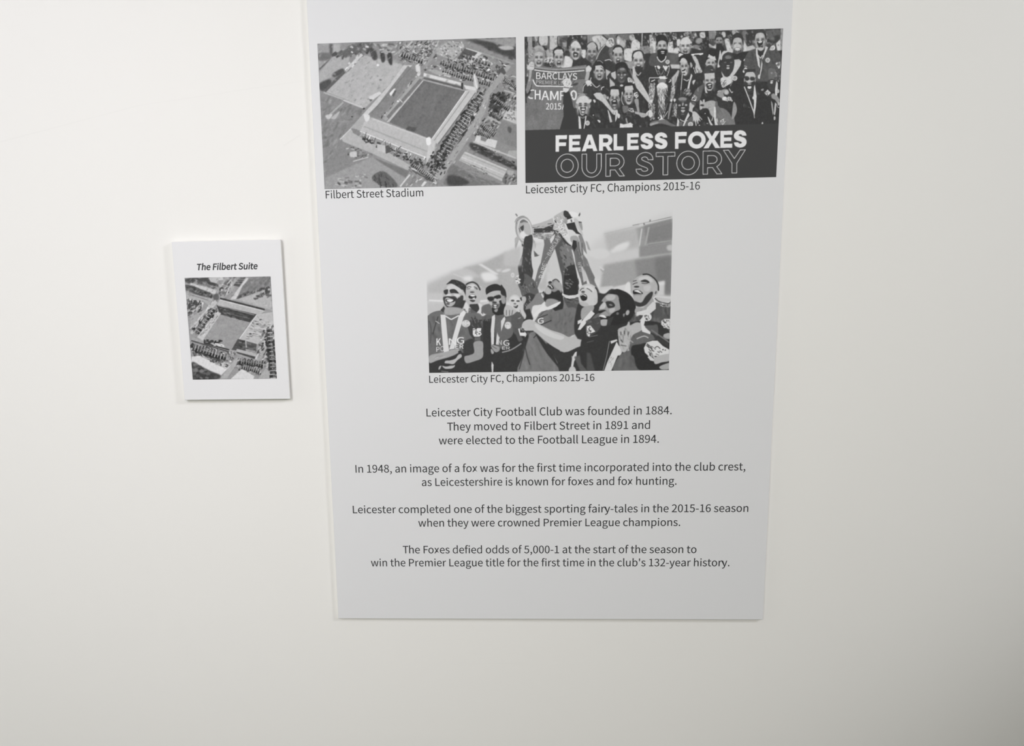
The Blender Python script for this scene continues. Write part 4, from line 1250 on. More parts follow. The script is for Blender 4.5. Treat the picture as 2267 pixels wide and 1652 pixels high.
ART_TROPHY_F = """
# right-hand group
F 1280 590 1
s 54/.7 0,85 20,88 34,86 44,60 60,60 80,50 120,80 118,118 100,150 0,160
s 196/.5 1,60 4,48 14,40 26,38 38,44 45,56 44,72 40,84 28,88 12,88 4,80
c 54/.4,3 39,46 44,54 46,70
s 210/.7 16,44 32,44 36,56 24,52
c 80/.4,1.8 5,54 9,49 14,48
c 80/.4,1.8 20,48 26,51 32,56
e 60/.5 12,56,4,2
s 42/.4 6,64 12,60 20,64 20,73 12,76 7,71
c 224/.3,1.8 7,64 12,62 19,66
s 180/.5 4,78 20,80 24,87 8,86
e 190/.5 40,76,4,7
s 160/.6 10,92 34,86 34,98 20,112 8,116
p 212/.3 30,97 38,104 20,124 6,140 0,140 8,122
p 210/.3 0,120 10,116 8,124 0,128
s 100/.6 38,108 50,104 54,122 44,140 28,140 20,132
p 66/.5 12,134 24,124 44,112 50,114 40,120 26,128
# profile man with beard in front
s 150/.5 60,66 70,60 86,62 92,74 96,96 90,104 72,110 66,104 47,98 50,90 56,84 52,78
s 44/.4 70,58 84,50 96,52 112,60 124,74 128,92 120,112 118,126 102,140 60,140 66,124 72,108 86,98 94,96 92,78 92,66 84,62 70,60
s 44/.4 92,70 124,76 126,110 104,130 72,128 66,116 86,100 96,90
s 182/.8 62,66 76,62 84,66 78,74 66,74
s 56/.5 50,78 56,78 54,88 49,86
s 56/.4 62,78 74,77 82,84 80,90 68,92 64,86
e 130/.5 73,85,4,1.8,15
s 190/.6 56,80 62,82 60,92 50,94 48,90
s 182/.7 70,94 82,92 80,100 72,102
s 45/.5 47,98 60,96 64,100 54,104 47,103
s 150/.6 54,102 64,98 70,108 60,110 48,107
s 226/.3 47,109 56,107 63,112 60,114 50,111
s 44/.4 49,111 62,114 68,110 66,118 52,118
s 176/.6 50,119 66,118 64,130 52,130 50,126
e 170/.6 110,102,4,6,20
e 110/.5 88,104,3,3
s 150/.7 100,106 104,104 102,112
c 130/.5,1.6 62,98 68,104 71,110
# laughing man right
s 176/.5 121,36 130,24 146,18 162,20 174,32 178,46 176,60 166,70 158,84 140,88 126,76 121,64 119,46
c 46/.4,3 143,18 156,18 170,28 177,40 178,54
s 198/1 138,24 156,22 166,34 152,34 134,30
s 52/.4 139,32 148,29 156,32 158,37 150,35 141,34
l 60/.4,1.6 122,33 130,31
c 66/.4,1.6 141,37 148,38 155,37
c 66/.4,1.6 121,40 127,37 132,36
e 60/.5 130,45,6,2
s 46/.4 122,54 130,51 138,54 144,60 134,62 124,62
s 222/.3 124,54 132,52 138,56 141,60 132,57
s 150/.5 124,62 140,62 138,70 126,70
s 58/.7 124,76 140,80 150,66 162,56 166,60 158,78 144,88 130,88
s 170/.7 124,66 138,64 140,74 128,76
s 190/.8 146,44 160,42 158,54 148,54
e 180/.5 172,58,5,7,20
e 100/.5 172,58,2,4,20
s 158/.6 130,90 146,90 164,70 168,84 162,100 140,106 126,102
s 84/.8 116,118 140,106 158,96 172,80 190,84 206,86 206,140 150,150 112,130
n 30/1,60,115,18,5,80,97@.7 120,112 204,86 204,138 120,130
p 205/.3 130,102 134,104 152,96 152,92 160,84 166,78 172,82 172,94 160,104 150,110 138,126 142,132 146,140 152,150 140,144 136,120 146,108 132,107
p 210/.4 130,101 156,94 156,98 132,107
e 212/.4 154,112,9,9
c 60/.3,1.2 150,116 154,108 156,114
n 8/.3,60,110,3,1.2,60,98 148,106 160,106 160,118 148,118
s 190/.5 172,68 190,70 206,72 206,76 190,80 174,78
c 60/.5,2 170,70 180,78 200,82 206,76
n 20/.4,120,230,4,2,20,99 174,78 205,84 204,92 178,86
p 212/.3 184,122 190,116 204,116 206,138 188,138
n 20/.3,40,130,4,2,50,100 185,118 204,117 204,136 188,136
# gripping hand and lower right
F 1300 700 1
s 52/.6 0,20 60,20 130,10 180,30 183,120 0,120
p 76/1 0,80 8,82 18,122 0,122
s 74/.7 0,10 28,6 30,24 18,38 0,44
n 12/.4,60,110,10,2,-10,101 0,10 28,6 28,24 0,34
p 214/.3 0,22 8,20 16,30 19,34 8,38 6,46 0,42
n 12/.3,40,110,3,2,50,102 0,24 10,24 12,34 4,44 0,42
l 110/.5,1.6 4,46 24,42
l 90/.5,1.4 0,58 16,54
s 168/.6 32,8 46,8 44,20 32,20
p 60/.4 46,6 60,0 52,20 44,20
s 100/.7 96,50 104,38 118,32 140,38 152,50 136,56 122,66 118,85 130,120 60,122 72,88 88,76
n 24/1.2,80,118,20,5,80,103@.7 100,44 140,44 110,80 118,120 64,120
s 46/.8 98,84 100,66 118,62 130,60 136,76 140,96 182,110 182,120 118,120 104,90
p 205/.3 52,55 66,51 68,54 54,61
p 208/.3 66,56 70,64 76,70 76,80 68,88 54,121 38,122 46,100 58,74
e 210/.4 71,79,6,8
n 12/.3,140,180,4,1.4,-60,104 50,90 60,90 54,112 44,112
l 160/.3,1.2 50,55 44,88 36,120
s 178/.5 69,30 78,24 88,20 92,12 95,15 96,20 108,14 120,16 124,28 116,34 104,40 98,48 94,60 90,70 88,76 82,80 76,76 72,64 70,48
n 20/.5,120,195,16,2,85,105 70,34 100,34 92,72 76,74
l 90/.6,2.4 75,34 76,42
l 90/.6,2.4 83,32 83,40
l 90/.6,2.4 93,34 91,42
l 80/.6,2.6 75,52 80,58
l 70/.6,1.4 74,64 88,66
p 214/.3 119,14 128,12 126,20 138,28 141,32 140,40 122,34
p 212/.3 118,12 128,-2 130,6 126,18 118,15
e 210/.4 132,2,9,9
n 12/.3,60,120,4,1.6,70,106 126,-2 138,-2 138,10 126,10
s 90/.6 128,22 145,20 156,20 156,45 142,36
l 120/.6,3 142,30 182,58
p 60/.5 144,36 180,60 182,70 150,50
s 150/.5 168,44 176,38 183,38 183,50 174,50
c 185/.4,2.4 110,50 126,44 136,48
p 212/.3 126,70 132,58 145,54 156,54 168,66 182,74 182,84 160,88 140,92 128,80
p 205/.3 134,90 150,84 170,86 150,100 140,98
n 24/.3,40,150,7,2,40,107 130,60 150,66 168,82 150,96 134,82
c 60/.3,1.6 150,70 156,67 162,72
c 60/.3,1.4 132,62 138,68 146,76
e 60/.4 168,74,1.6,1.4 173,75,1.6,1.2
s 178/.5 150,92 164,86 183,84 183,98 166,102 152,106 148,100
s 165/.5 160,112 172,106 183,104 183,116 166,118
p 210/.3 165,8 168,14 183,6 183,28 170,26 164,18
n 14/.3,40,120,4,2,50,108 166,8 182,8 182,26 168,26
s 170/.5 170,40 183,38 183,48 172,46
"""
ART_TROPHY_G = """
# man half hidden between, and hands on shoulders
F 1110 580 1
s 196/.5 18,88 20,78 28,72 38,74 44,84 46,96 44,104 34,110 24,104 20,96
s 208/.7 22,80 30,75 40,80 40,86 24,86
e 66/.5 26,85,4,2 38,86,4,1.8
e 90/.5 31,92,3,1.4
s 60/.4 28,97 34,96 38,95 36,101 31,101
l 220/.3,1.2 29,97.5 35,97
s 190/.5 40,90 50,86 50,104 56,118 52,126 44,112
s 180/.5 8,100 14,94 26,100 34,108 30,114 22,118 10,120 6,112
l 80/.4,1.4 12,106 12,118
l 80/.4,1.4 19,106 19,118
l 80/.4,1.4 26,106 24,117
s 176/.5 46,78 54,76 56,84 50,92
e 60/.5 41,112,1.4,1.6
s 150/.6 0,75 6,74 10,84 8,92 2,90
s 50/.5 0,50 6,56 10,66 9,74 0,70
"""
def draw_trophy():
    A = Art(935, 455, 1500, 835, 210)
    for part in (ART_TROPHY, ART_TROPHY_B): A.run(part)
    A.frame(1110, 460, 1.2594)
    A.text('BARC', 186, 78, 13, 48, 220, 0, .1, rot=-112)
    A.text('CL', 168, 68, 13, 20, 216, 0, .1, rot=-112)
    A.text('BARCLAY', 138, 134, 11, 62, 186, 0, .1, rot=-61, al=.85)
    A.text('BARC', 119, 196, 12, 42, 205, 0, .1, rot=-77, al=.9)
    A.text('BAR', 228, 176, 9, 26, 176, 0, .1, rot=-100, al=.8)
    A.run(ART_TROPHY_C); A.run(ART_TROPHY_D); A.run(ART_TROPHY_G); A.run(ART_TROPHY_E); A.run(ART_TROPHY_F)
    n = np.random.RandomState(78).normal(0, 1, A.a.shape).astype(np.float32)
    A.a += (gauss(n, 1.5)*4+gauss(n, 4)*10)*np.clip((214-A.a)/40, 0, 1)*1.1
    A.frame(940, 700, 1)
    A.text('K', 26, 64.5, 15.5, 9.5, 222, 0, .3); A.text('N', 53.5, 63, 14, 17, 218, 0, .3); A.text('G', 71.5, 60.5, 14, 16, 222, 0, .3)
    A.text('P', 25.5, 79, 11, 7, 218); A.text('O', 34.5, 77.5, 11, 8, 218); A.text('ER', 68, 71.5, 9.5, 18, 218, .01, .2)
    A.text('N', 163.5, 63.5, 10.5, 8, 214)
    A.run("F 940 700 1\np 208/.3 42,64 52,62 54,82 42,82\ns 160/.6 36,82 50,78 62,74 58,84 44,88")
    A.frame(1110, 700, 1)
    A.text('G', 5, 65, 12, 13, 214, 0, .2); A.text('ER', 2.5, 74, 7, 17, 205, 0, .1); A.text('G', 81.5, 16.5, 12, 13, 220, -.1, .3)
    return A

ART_STREET = """
F 680 50 4.13
# surrounding ground
p 140 80,180 1930,120 1930,1500 150,1540
p 168/8 90,190 300,190 300,330 110,430
p 150/6 95,200 200,200 210,330 110,420
p 95/6 200,195 235,195 230,300 205,300
s 110/6 90,290 200,280 220,330 110,350
l 100/3,14 110,430 240,310 330,250 420,200
p 165/5 230,310 330,240 420,210 360,420 240,480 110,580 110,460
n 60/3,70,120,50,20,-40,201 230,290 600,190 560,260 330,330
s 100/6 330,260 460,190 600,190 560,240 420,290 350,320
n 26/2,70,210,26,16,20,202 380,200 560,200 560,330 380,330
l 190/2,26 350,440 500,290
l 95/2,10 370,450 520,300
n 14/2,150,230,30,14,-45,203 340,400 510,280 530,310 360,450
s 85/5 230,470 320,420 330,460 250,500
s 80/6 110,560 200,520 220,560 170,620 120,620
l 95/3,26 160,630 340,450
l 170/2,12 180,640 350,470
p 172/4 520,300 860,380 900,430 520,790 340,700 180,640
n 30/8,155,185,90,40,-45,204@.5 520,320 880,400 560,760 200,640
e 110/3 670,525,12,8
s 75/5 570,250 620,250 640,330 600,340
s 70/4 665,270 700,270 710,350 680,360
s 68/4 730,280 770,280 775,385 745,370
n 30/3,90,200,40,14,10,205 600,190 800,200 820,300 700,280
e 220/2 645,390,12,10
s 205/3 985,350 1020,350 1035,460 1020,490 1000,470
n 900/2,95,190,26,12,-48,261@.35 80,180 1930,120 1930,1500 150,1540
# houses and streets, upper part
n 240/1.5,60,205,30,10,-50,206 800,190 1200,160 1180,330 1060,400 860,340
l 165/2,10 790,300 940,190
l 185/2,14 880,260 960,170
n 110/1.2,60,215,22,9,15,207 880,220 1180,190 1100,330 900,300
n 70/1.2,55,225,26,7,20,208 820,310 1080,250 1090,360 960,380 830,350
l 150/2,22 1080,400 1200,230 1280,160
p 168/2 1180,240 1290,170 1430,180 1430,250 1320,340 1180,290
n 90/1.2,100,215,18,10,40,209 1180,240 1290,170 1430,180 1430,250 1320,340 1180,290
p 92/2 1440,235 1570,280 1490,370 1370,330
l 70/1.5,5 1420,270 1540,330
l 70/1.5,5 1400,300 1510,350
p 195/2 1560,270 1605,275 1500,370 1480,360
l 205/1.5,8 1450,235 1580,275
n 60/4,60,130,60,28,20,210 1430,150 1920,140 1910,340 1640,230
s 90/8 1440,160 1600,160 1800,260 1900,330 1900,290 1760,220
s 75/7 1500,170 1700,180 1760,240 1880,240 1900,310 1780,290 1620,220
p 150/6 1560,150 1900,140 1905,220 1800,215 1700,180
s 180/5 1750,220 1850,210 1890,240 1800,250
l 160/3,10 1600,280 1900,380
n 330/1.2,50,215,26,11,20,211 1210,340 1640,300 1840,380 1740,590 1230,430
n 130/1.2,45,80,24,10,60,212 1220,350 1480,380 1740,430 1740,590 1480,510 1230,430
n 60/1,150,225,6,34,0,213 1180,400 1530,480 1700,540 1720,580 1500,530 1200,440
n 80/1.2,60,210,26,12,0,214 1080,390 1240,400 1420,470 1440,540 1060,430
e 220/2 1615,340,16,12 1660,430,14,10
# street on the right side
l 165/3,34 1850,390 1650,650
l 158/3,56 1640,660 1600,810 1500,980 1330,1230 1200,1420
n 70/2,120,190,34,10,-55,215 1640,640 1690,680 1560,960 1280,1400 1180,1420 1400,1100
n 300/1.2,45,185,24,12,-52,216 1560,600 1700,580 1620,800 1350,1180 1150,1400 1100,1330 1230,1140 1400,880
n 90/1.2,45,75,60,18,-52,217 1600,620 1690,640 1420,1060 1220,1300 1150,1240 1400,850
n 60/1.2,150,215,30,8,-52,218 1560,610 1690,640 1560,860 1380,980 1460,780
n 70/1.5,70,190,30,12,20,219 1800,480 1920,480 1915,650 1790,590
l 185/1.5,10 1800,620 1915,650
p 90/3 1740,440 1790,400 1820,460 1760,520
# right blocks
n 150/1.3,50,205,26,12,-55,220 1680,650 1915,650 1915,800 1780,880 1660,860
n 90/1.3,45,85,40,18,-55,221 1690,650 1840,640 1740,860 1660,850
p 190/2 1830,790 1915,810 1918,930 1785,880
n 26/1.2,90,150,20,8,20,222 1850,800 1915,820 1915,900 1800,880
p 132/3 1780,900 1920,940 1920,1150 1760,1090 1700,1010
s 90/4 1840,950 1870,970 1860,1010 1835,990
n 110/1.3,50,190,28,14,-50,223 1620,870 1780,890 1700,1040 1540,1030
l 170/2,18 1650,860 1770,920
p 202/2 1550,1030 1740,1080 1720,1150 1530,1090
p 130/2 1590,1040 1650,1060 1630,1090 1585,1075
n 50/1.3,60,200,26,12,20,224 1560,1110 1760,1170 1740,1230 1540,1140
s 70/6 1490,1100 1600,1130 1760,1220 1900,1300 1915,1350 1760,1280 1520,1170
n 60/1.5,50,130,30,14,20,225 1490,1100 1915,1280 1915,1360 1500,1160
p 165/3 1840,1170 1920,1170 1920,1250 1830,1220
l 185/2,14 1520,1090 1830,1210 1910,1240
p 182/1.5 1440,1180 1830,1340 1780,1450 1390,1260
l 150/1.5,6 1430,1200 1820,1360
l 200/1.5,8 1410,1230 1800,1390
l 148/1.5,6 1400,1255 1790,1425
l 210/1.5,4 1445,1185 1825,1345
n 24/1.2,90,150,18,8,20,226 1480,1300 1640,1330 1640,1390 1560,1370
p 80/3 1790,1450 1840,1350 1860,1360 1800,1470
p 170/2 1830,1345 1895,1360 1880,1400 1830,1390
n 26/2,70,190,40,14,-50,227 1800,1400 1915,1380 1915,1475 1790,1480
s 118/6 1320,1300 1600,1420 1750,1470 1740,1485 1280,1490 1280,1400
n 30/3,90,150,80,10,20,228 1350,1300 1700,1450 1680,1485 1340,1400
s 75/6 1290,1400 1400,1410 1480,1470 1300,1490
# lower left ground
p 132/4 120,640 340,720 520,800 500,850 400,960 310,1060 420,1140 590,1220 170,1420 150,1100
n 90/5,95,165,70,14,-50,229@.6 130,680 500,810 310,1060 160,1300
l 190/1.5,14 330,710 520,785
l 175/2,10 150,640 330,705
l 165/2,16 190,860 330,730
s 190/3 170,850 230,840 210,880 180,880
s 175/3 230,860 300,810 260,880 220,880
e 60/2 518,788,10,8 410,862,8,6
p 150/4 170,1420 600,1230 880,1330 950,1350 930,1400 840,1500 165,1530
p 118/4 600,1230 940,1360 900,1420 700,1300
n 60/2.5,80,190,30,14,20,230 250,1430 560,1380 480,1510 260,1510
s 100/4 590,1420 700,1360 830,1490 700,1500
l 85/2,4 600,1450 700,1370
n 46/1.5,60,110,36,8,60,231 600,1400 700,1360 820,1490 640,1500
n 50/2,70,190,30,12,-20,232 350,1130 600,1200 480,1260 380,1200
s 190/3 390,1190 450,1180 450,1220 400,1230
l 185/2,10 420,1270 560,1230
# forecourt
p 172/2 310,1060 400,970 490,1050 560,1080 950,1310 920,1350 580,1190 330,1090
l 195/2,10 300,1070 520,850 600,760
n 30/2,80,150,14,8,20,233 330,1100 600,1210 580,1220 320,1110
n 60/1.5,60,215,34,10,30,234 950,1310 1200,1400 1170,1480 940,1360
l 215/2,8 950,1330 1180,1420
l 90/2,10 960,1350 1150,1460
l 200/2,14 850,1500 940,1390
n 20/2,90,210,40,12,-50,235 960,1400 1100,1440 1060,1500 900,1500
p 205/2 1070,1450 1095,1455 1060,1500 1040,1495
r 58/.8,195,24,44 1215,365 1740,520
r 56/.8,200,22,40 1235,440 1700,575
r 62/.8,190,9,34 1420,300 1680,390
r 60/.8,205,9,40 1800,520 1915,600
r 58/.8,200,9,46 860,290 1060,360
r 55/.8,200,26,58 1600,640 1170,1370
r 60/.8,205,22,48 1540,700 1180,1250
r 52/.8,190,11,44 1700,680 1850,800
r 56/.8,195,9,44 1690,830 1760,880
r 55/.8,200,10,50 1590,930 1720,1030
r 60/.8,200,9,46 1560,990 1680,1050
r 60/.8,205,14,40 960,1290 1160,1440
l 158/2,50 1790,470 1650,650 1600,810 1500,980 1330,1230 1200,1430
n 50/1.2,110,205,26,9,-54,260 1800,470 1760,520 1560,930 1290,1330 1250,1330 1480,950 1620,700
# stadium: left stand roof
p 190/1.5 880,390 960,390 760,620 640,760 540,860 500,850 600,740 760,560
p 130/1.5 920,395 1010,460 660,880 550,850 640,760
l 118/1.5,6 950,410 590,830
l 190/1.5,6 905,395 530,860
p 200/1.5 560,680 660,630 680,650 580,720
p 110/1.5 560,700 600,705 580,725
p 214/1.5 750,650 790,605 810,605 765,675
p 95/1.5 775,665 800,620 815,625 790,680
n 40/1,45,215,22,8,-50,236 1010,470 1030,480 690,870 660,880
p 160/1.5 1010,490 1060,500 720,900 690,880
l 120/1.5,26 1040,520 735,870
l 195/1.5,7 1050,540 730,912
l 215/1.5,6 840,700 870,730
e 220/1.5 830,720,12,8
# far stand
p 206/1.2 1065,460 1410,550 1420,590 1060,500
p 150/1.2 1060,490 1420,580 1420,612 1060,520
p 95/1.2 1070,500 1420,590 1420,605 1060,515
p 62/1.2 1408,550 1425,550 1425,615 1405,605
s 165/2 1100,430 1200,440 1240,480 1180,475
n 20/1.2,120,220,30,12,20,237 1200,450 1330,480 1300,500 1190,480
# pitch
p 112 1060,530 1450,630 1140,1070 745,910
n 26/5,100,122,200,26,-52,238@.5 1060,540 1440,630 1140,1060 760,910
p 88/3 920,950 1000,960 980,1000 900,980
l 190/1.2,8 1060,530 745,910
l 165/1.5,8 1060,525 1450,625
# right stand
p 188/1.5 1450,620 1550,600 1550,640 1190,1110 1140,1070
l 150/1.2,8 1480,630 1160,1080
l 215/1.2,8 1450,625 1135,1072
l 110/1.2,8 1540,640 1200,1110
p 205/1.5 1430,570 1540,590 1540,620 1450,610
s 190/1.5 1520,470 1540,480 1560,530 1560,610 1525,580
l 225/1.2,7 1525,475 1550,600
# main stand in front
p 178/1.2 590,870 1180,1090 1150,1240 1090,1235 480,990 520,900
l 190/1.5,14 600,880 1170,1090
l 160/2,12 520,950 1100,1180
p 165/1.5 500,850 560,850 590,880 520,910 490,990 400,960
p 130/1.5 400,965 480,990 490,1050 420,1010
s 205/2 520,840 570,850 560,900 530,900
p 150/1.2 485,995 1095,1235 1090,1290 960,1240 700,1150 500,1070
l 222/1.2,7 482,995 1095,1238
n 60/1,60,230,7,46,20,239 490,1010 1090,1240 1085,1280 760,1190 500,1060
n 90/1,45,110,26,14,20,240 500,1040 720,1130 1090,1270 1060,1330 760,1200 500,1080
p 185/1.5 640,1110 730,1130 710,1190 640,1170
p 88/1.5 715,1130 745,1120 770,1180 720,1200
p 190/1.2 1120,1050 1175,1095 1140,1200 1090,1290 1090,1230
s 222/1.5 1090,1060 1125,1050 1130,1110 1095,1120
n 50/1.2,45,80,26,16,-50,241 1150,1180 1330,1120 1250,1400 1090,1300
"""
ART_SUITE = """
F 360 500 3.934
p 150 185,440 950,430 1010,1345 260,1345
# upper left trees and roads
n 70/2,70,200,40,18,20,301 190,450 520,440 480,560 210,560
s 75/4 200,470 260,455 280,490 220,500
s 80/4 300,460 400,450 420,480 330,490
s 72/4 200,520 280,530 420,590 430,620 330,610 210,560
s 75/3 390,480 480,510 470,530 400,510
n 50/2,60,120,30,16,20,302 200,520 440,590 420,620 210,560
p 195/3 250,500 470,560 460,600 280,530
p 185/2 400,455 500,445 470,500 420,490
p 170/2 200,580 440,640 400,690 360,660 210,640
p 205/2 210,630 360,670 340,730 320,700 230,660
n 50/1.5,60,120,12,40,10,303 215,650 340,680 330,730 230,690
l 130/1.5,8 240,600 400,650
n 60/1.5,60,210,26,12,-40,304 215,680 350,700 330,790 230,790
e 75/2 235,700,14,26 240,760,18,14
p 165/3 250,790 420,700 300,860 240,900
n 60/2,80,210,30,10,-45,305 560,440 640,440 470,660 430,650
l 165/2,16 560,445 440,640
l 190/2,12 470,640 240,900
l 165/2,26 640,460 600,560 500,640
n 70/1.5,60,215,26,14,-50,306 500,520 610,490 560,600 490,600
p 85/2 660,460 725,445 670,530 615,520
l 190/1.2,3 640,480 705,480
l 190/1.2,3 630,500 690,505
l 190/1.2,3 650,465 715,465
p 200/3 730,450 760,460 640,640 590,640
p 128/3 760,450 945,440 950,520 800,560 640,640 700,520
n 60/3,105,150,40,16,-30,307@.7 760,450 945,450 940,530 660,630
n 60/2,60,110,26,12,-30,308 660,600 800,560 930,520 920,540 760,600 660,640
p 175/4 640,640 940,540 960,740 900,720
n 30/2,70,120,30,10,-20,309 820,600 940,550 940,620 780,640
e 75/2 905,565,14,26 830,610,18,8
s 100/3 440,610 480,590 490,640 450,645
n 420/2,80,205,22,10,-40,331@.35 185,440 950,430 1010,1345 260,1345
# far stand
p 178/1.5 500,640 900,740 800,790 470,690
l 60/1.5,14 500,632 890,728
l 215/1.2,5 500,645 880,740
p 70/1.5 470,690 820,770 760,840 500,770
l 165/1.5,5 480,695 800,775
l 130/1.5,4 520,750 760,810
n 20/1.5,60,130,50,8,14,310 480,700 800,780 760,830 500,770
# pitch
p 152/1 500,775 745,850 590,1080 355,1000
n 16/4,142,162,160,12,-2,311@.6 500,790 740,850 590,1070 370,1000
l 190/1.2,6 500,770 340,1000
p 190/1.5 470,745 510,760 350,1000 300,970
l 150/1.2,5 470,770 330,960
n 30/1,120,225,26,8,-50,312 460,750 500,760 340,980 310,960
# left terrace and tree row
l 185/1.5,24 470,660 250,940
n 90/1.3,45,140,26,14,-60,313 440,690 480,740 300,950 260,900
n 26/1.2,170,225,30,6,-48,314 430,660 460,680 260,920 240,900
# near wall
p 160/1.5 260,970 600,1080 640,1090 800,1150 800,1170 600,1110 250,1000
l 70/1.5,10 250,1000 620,1110
l 60/1.2,12 360,1020 580,1080
n 16/1,45,75,20,20,10,315 340,1000 500,1000 520,1050 350,1030
e 60/1.2 505,1003,18,8
n 14/1,200,225,26,8,14,316 440,1020 540,1040 530,1060 440,1040
# right stand
p 182/1.5 820,770 960,750 970,850 830,1030 665,985
n 46/1,60,120,30,3,10,317 820,780 960,850 850,1010 700,980
l 215/1.2,6 820,775 668,985
l 150/1.5,4 790,850 940,880
l 150/1.5,4 760,900 900,920
l 150/1.5,4 730,940 870,970
l 210/1.2,4 800,820 950,850
l 210/1.2,4 770,880 920,900
l 210/1.2,4 740,920 880,950
e 80/1.2 825,855,12,6 765,940,12,6 855,815,10,5
p 82/1.5 655,985 820,1030 810,1100 600,1080
n 20/1.3,55,120,40,14,10,318 655,990 810,1030 800,1090 620,1070
p 150/2 720,1070 810,1090 800,1110 730,1100
l 175/1.2,10 720,970 730,1060
p 175/1.5 645,1070 810,1110 830,1160 640,1100
p 75/1.2 640,1095 810,1140 800,1160 650,1110
l 200/1.5,12 810,1160 880,1020 950,860
# bottom area
n 240/1.3,45,215,24,13,60,319 250,1030 640,1110 560,1230 400,1190 250,1130
n 60/1.3,45,75,20,36,60,320 250,1040 540,1110 520,1180 260,1090
n 30/1.3,190,225,14,30,60,321 260,1050 540,1120 520,1150 260,1080
p 210/1.5 255,1140 330,1130 560,1250 510,1300 250,1190
l 150/1.5,5 330,1135 480,1200
p 200/2 480,1200 560,1190 600,1220 560,1250
n 50/1.2,60,220,22,9,20,322 320,1130 600,1180 560,1240 480,1210
s 70/4 255,1190 330,1220 420,1270 500,1300 470,1335 265,1335
n 46/2,45,120,34,18,20,323 255,1190 400,1260 480,1320 265,1335
e 120/3 290,1255,20,16 340,1265,20,16
p 170/2 640,1150 680,1150 560,1330 500,1335
n 260/1.3,45,215,22,10,-60,324 660,1150 880,1180 850,1300 640,1250
n 70/1.3,45,75,22,30,60,325 670,1165 880,1190 850,1230 670,1210
p 208/1.5 690,1245 800,1310 790,1335 590,1335
p 170/3 830,1330 900,1240 990,1330
n 300/1.3,45,215,24,13,-50,326 880,900 970,870 1000,1330 900,1230 820,1130
n 80/1.3,45,80,26,16,60,327 900,1000 975,1000 990,1320 920,1230
p 165/2 800,1170 840,1150 900,1040 910,1060 850,1180
r 50/.7,200,12,62 262,1060 560,1150
r 50/.7,200,10,56 668,1180 880,1210
r 56/.7,205,9,44 690,1225 850,1270
r 55/.7,205,9,34 300,940 450,720
r 55/.7,200,13,50 930,900 960,1330
"""
def draw_street():
    A = Art(695, 75, 1150, 425, 140)
    A.run(ART_STREET)
    grain(A, 5, 401)
    return A
def draw_suite():
    A = Art(400, 605, 620, 848, 150)
    A.run(ART_SUITE)
    grain(A, 6, 402)
    return A
def grain(A, amp, seed):
    R = np.random.RandomState(seed)
    n = R.normal(0, 1, A.a.shape).astype(np.float32)
    A.a = 128+(A.a-128)*1.1+gauss(n, 1.6)*amp*3+gauss(n, 5)*amp*5


# ------------------------------------------------------------------ materials
def mat(name, col, rough=.6, spec=.3, noise=0, bump=0, scale=60):
    m = bpy.data.materials.new(name); m.use_nodes = True
    nt = m.node_tree; b = nt.nodes['Principled BSDF']
    b.inputs['Base Color'].default_value = (*col, 1); b.inputs['Roughness'].default_value = rough
    b.inputs['Specular IOR Level'].default_value = spec
    if noise or bump:
        tc = nt.nodes.new('ShaderNodeTexCoord'); n = nt.nodes.new('ShaderNodeTexNoise')
        n.inputs['Scale'].default_value = scale; n.inputs['Detail'].default_value = 4
        nt.links.new(tc.outputs['Object'], n.inputs['Vector'])
        if noise:
            r = nt.nodes.new('ShaderNodeMapRange'); r.inputs['To Min'].default_value = 1-noise; r.inputs['To Max'].default_value = 1+noise
            mx = nt.nodes.new('ShaderNodeVectorMath'); mx.operation = 'SCALE'; mx.inputs[0].default_value = col
            nt.links.new(n.outputs['Fac'], r.inputs['Value']); nt.links.new(r.outputs[0], mx.inputs['Scale']); nt.links.new(mx.outputs[0], b.inputs['Base Color'])
        if bump:
            bp = nt.nodes.new('ShaderNodeBump'); bp.inputs['Strength'].default_value = bump; bp.inputs['Distance'].default_value = .0006
            nt.links.new(n.outputs['Fac'], bp.inputs['Height']); nt.links.new(bp.outputs[0], b.inputs['Normal'])
    return m
WALL = (.815, .807, .786)
POSTER_PAPER = (.718, .722, .738)
SIGN_PAPER = (.752, .753, .768)
m_wall = mat('wall_paint', WALL, .75, .15, .006, .05, 7)
m_poster = mat('poster_foamboard', POSTER_PAPER, .6, .2, .002, 0, 3)
m_core = mat('foamboard_core', (.80, .79, .77), .8, .1, .01, .1, 300)
m_sign = mat('sign_foamboard', SIGN_PAPER, .6, .2, .002, 0, 3)
m_ink = mat('black_ink', (.040, .040, .043), .55, .25)
m_floor = mat('grey_carpet', (.20, .18, .16), .95, .1, .2, .5, 400)
m_ceil = mat('ceiling_paint', (.75, .75, .73), .8, .1, .01, .05, 20)
m_skirt = mat('skirting_paint', (.78, .77, .74), .45, .3, .01, .0, 20)
m_pad = mat('adhesive_foam', (.6, .6, .58), .9, .1)

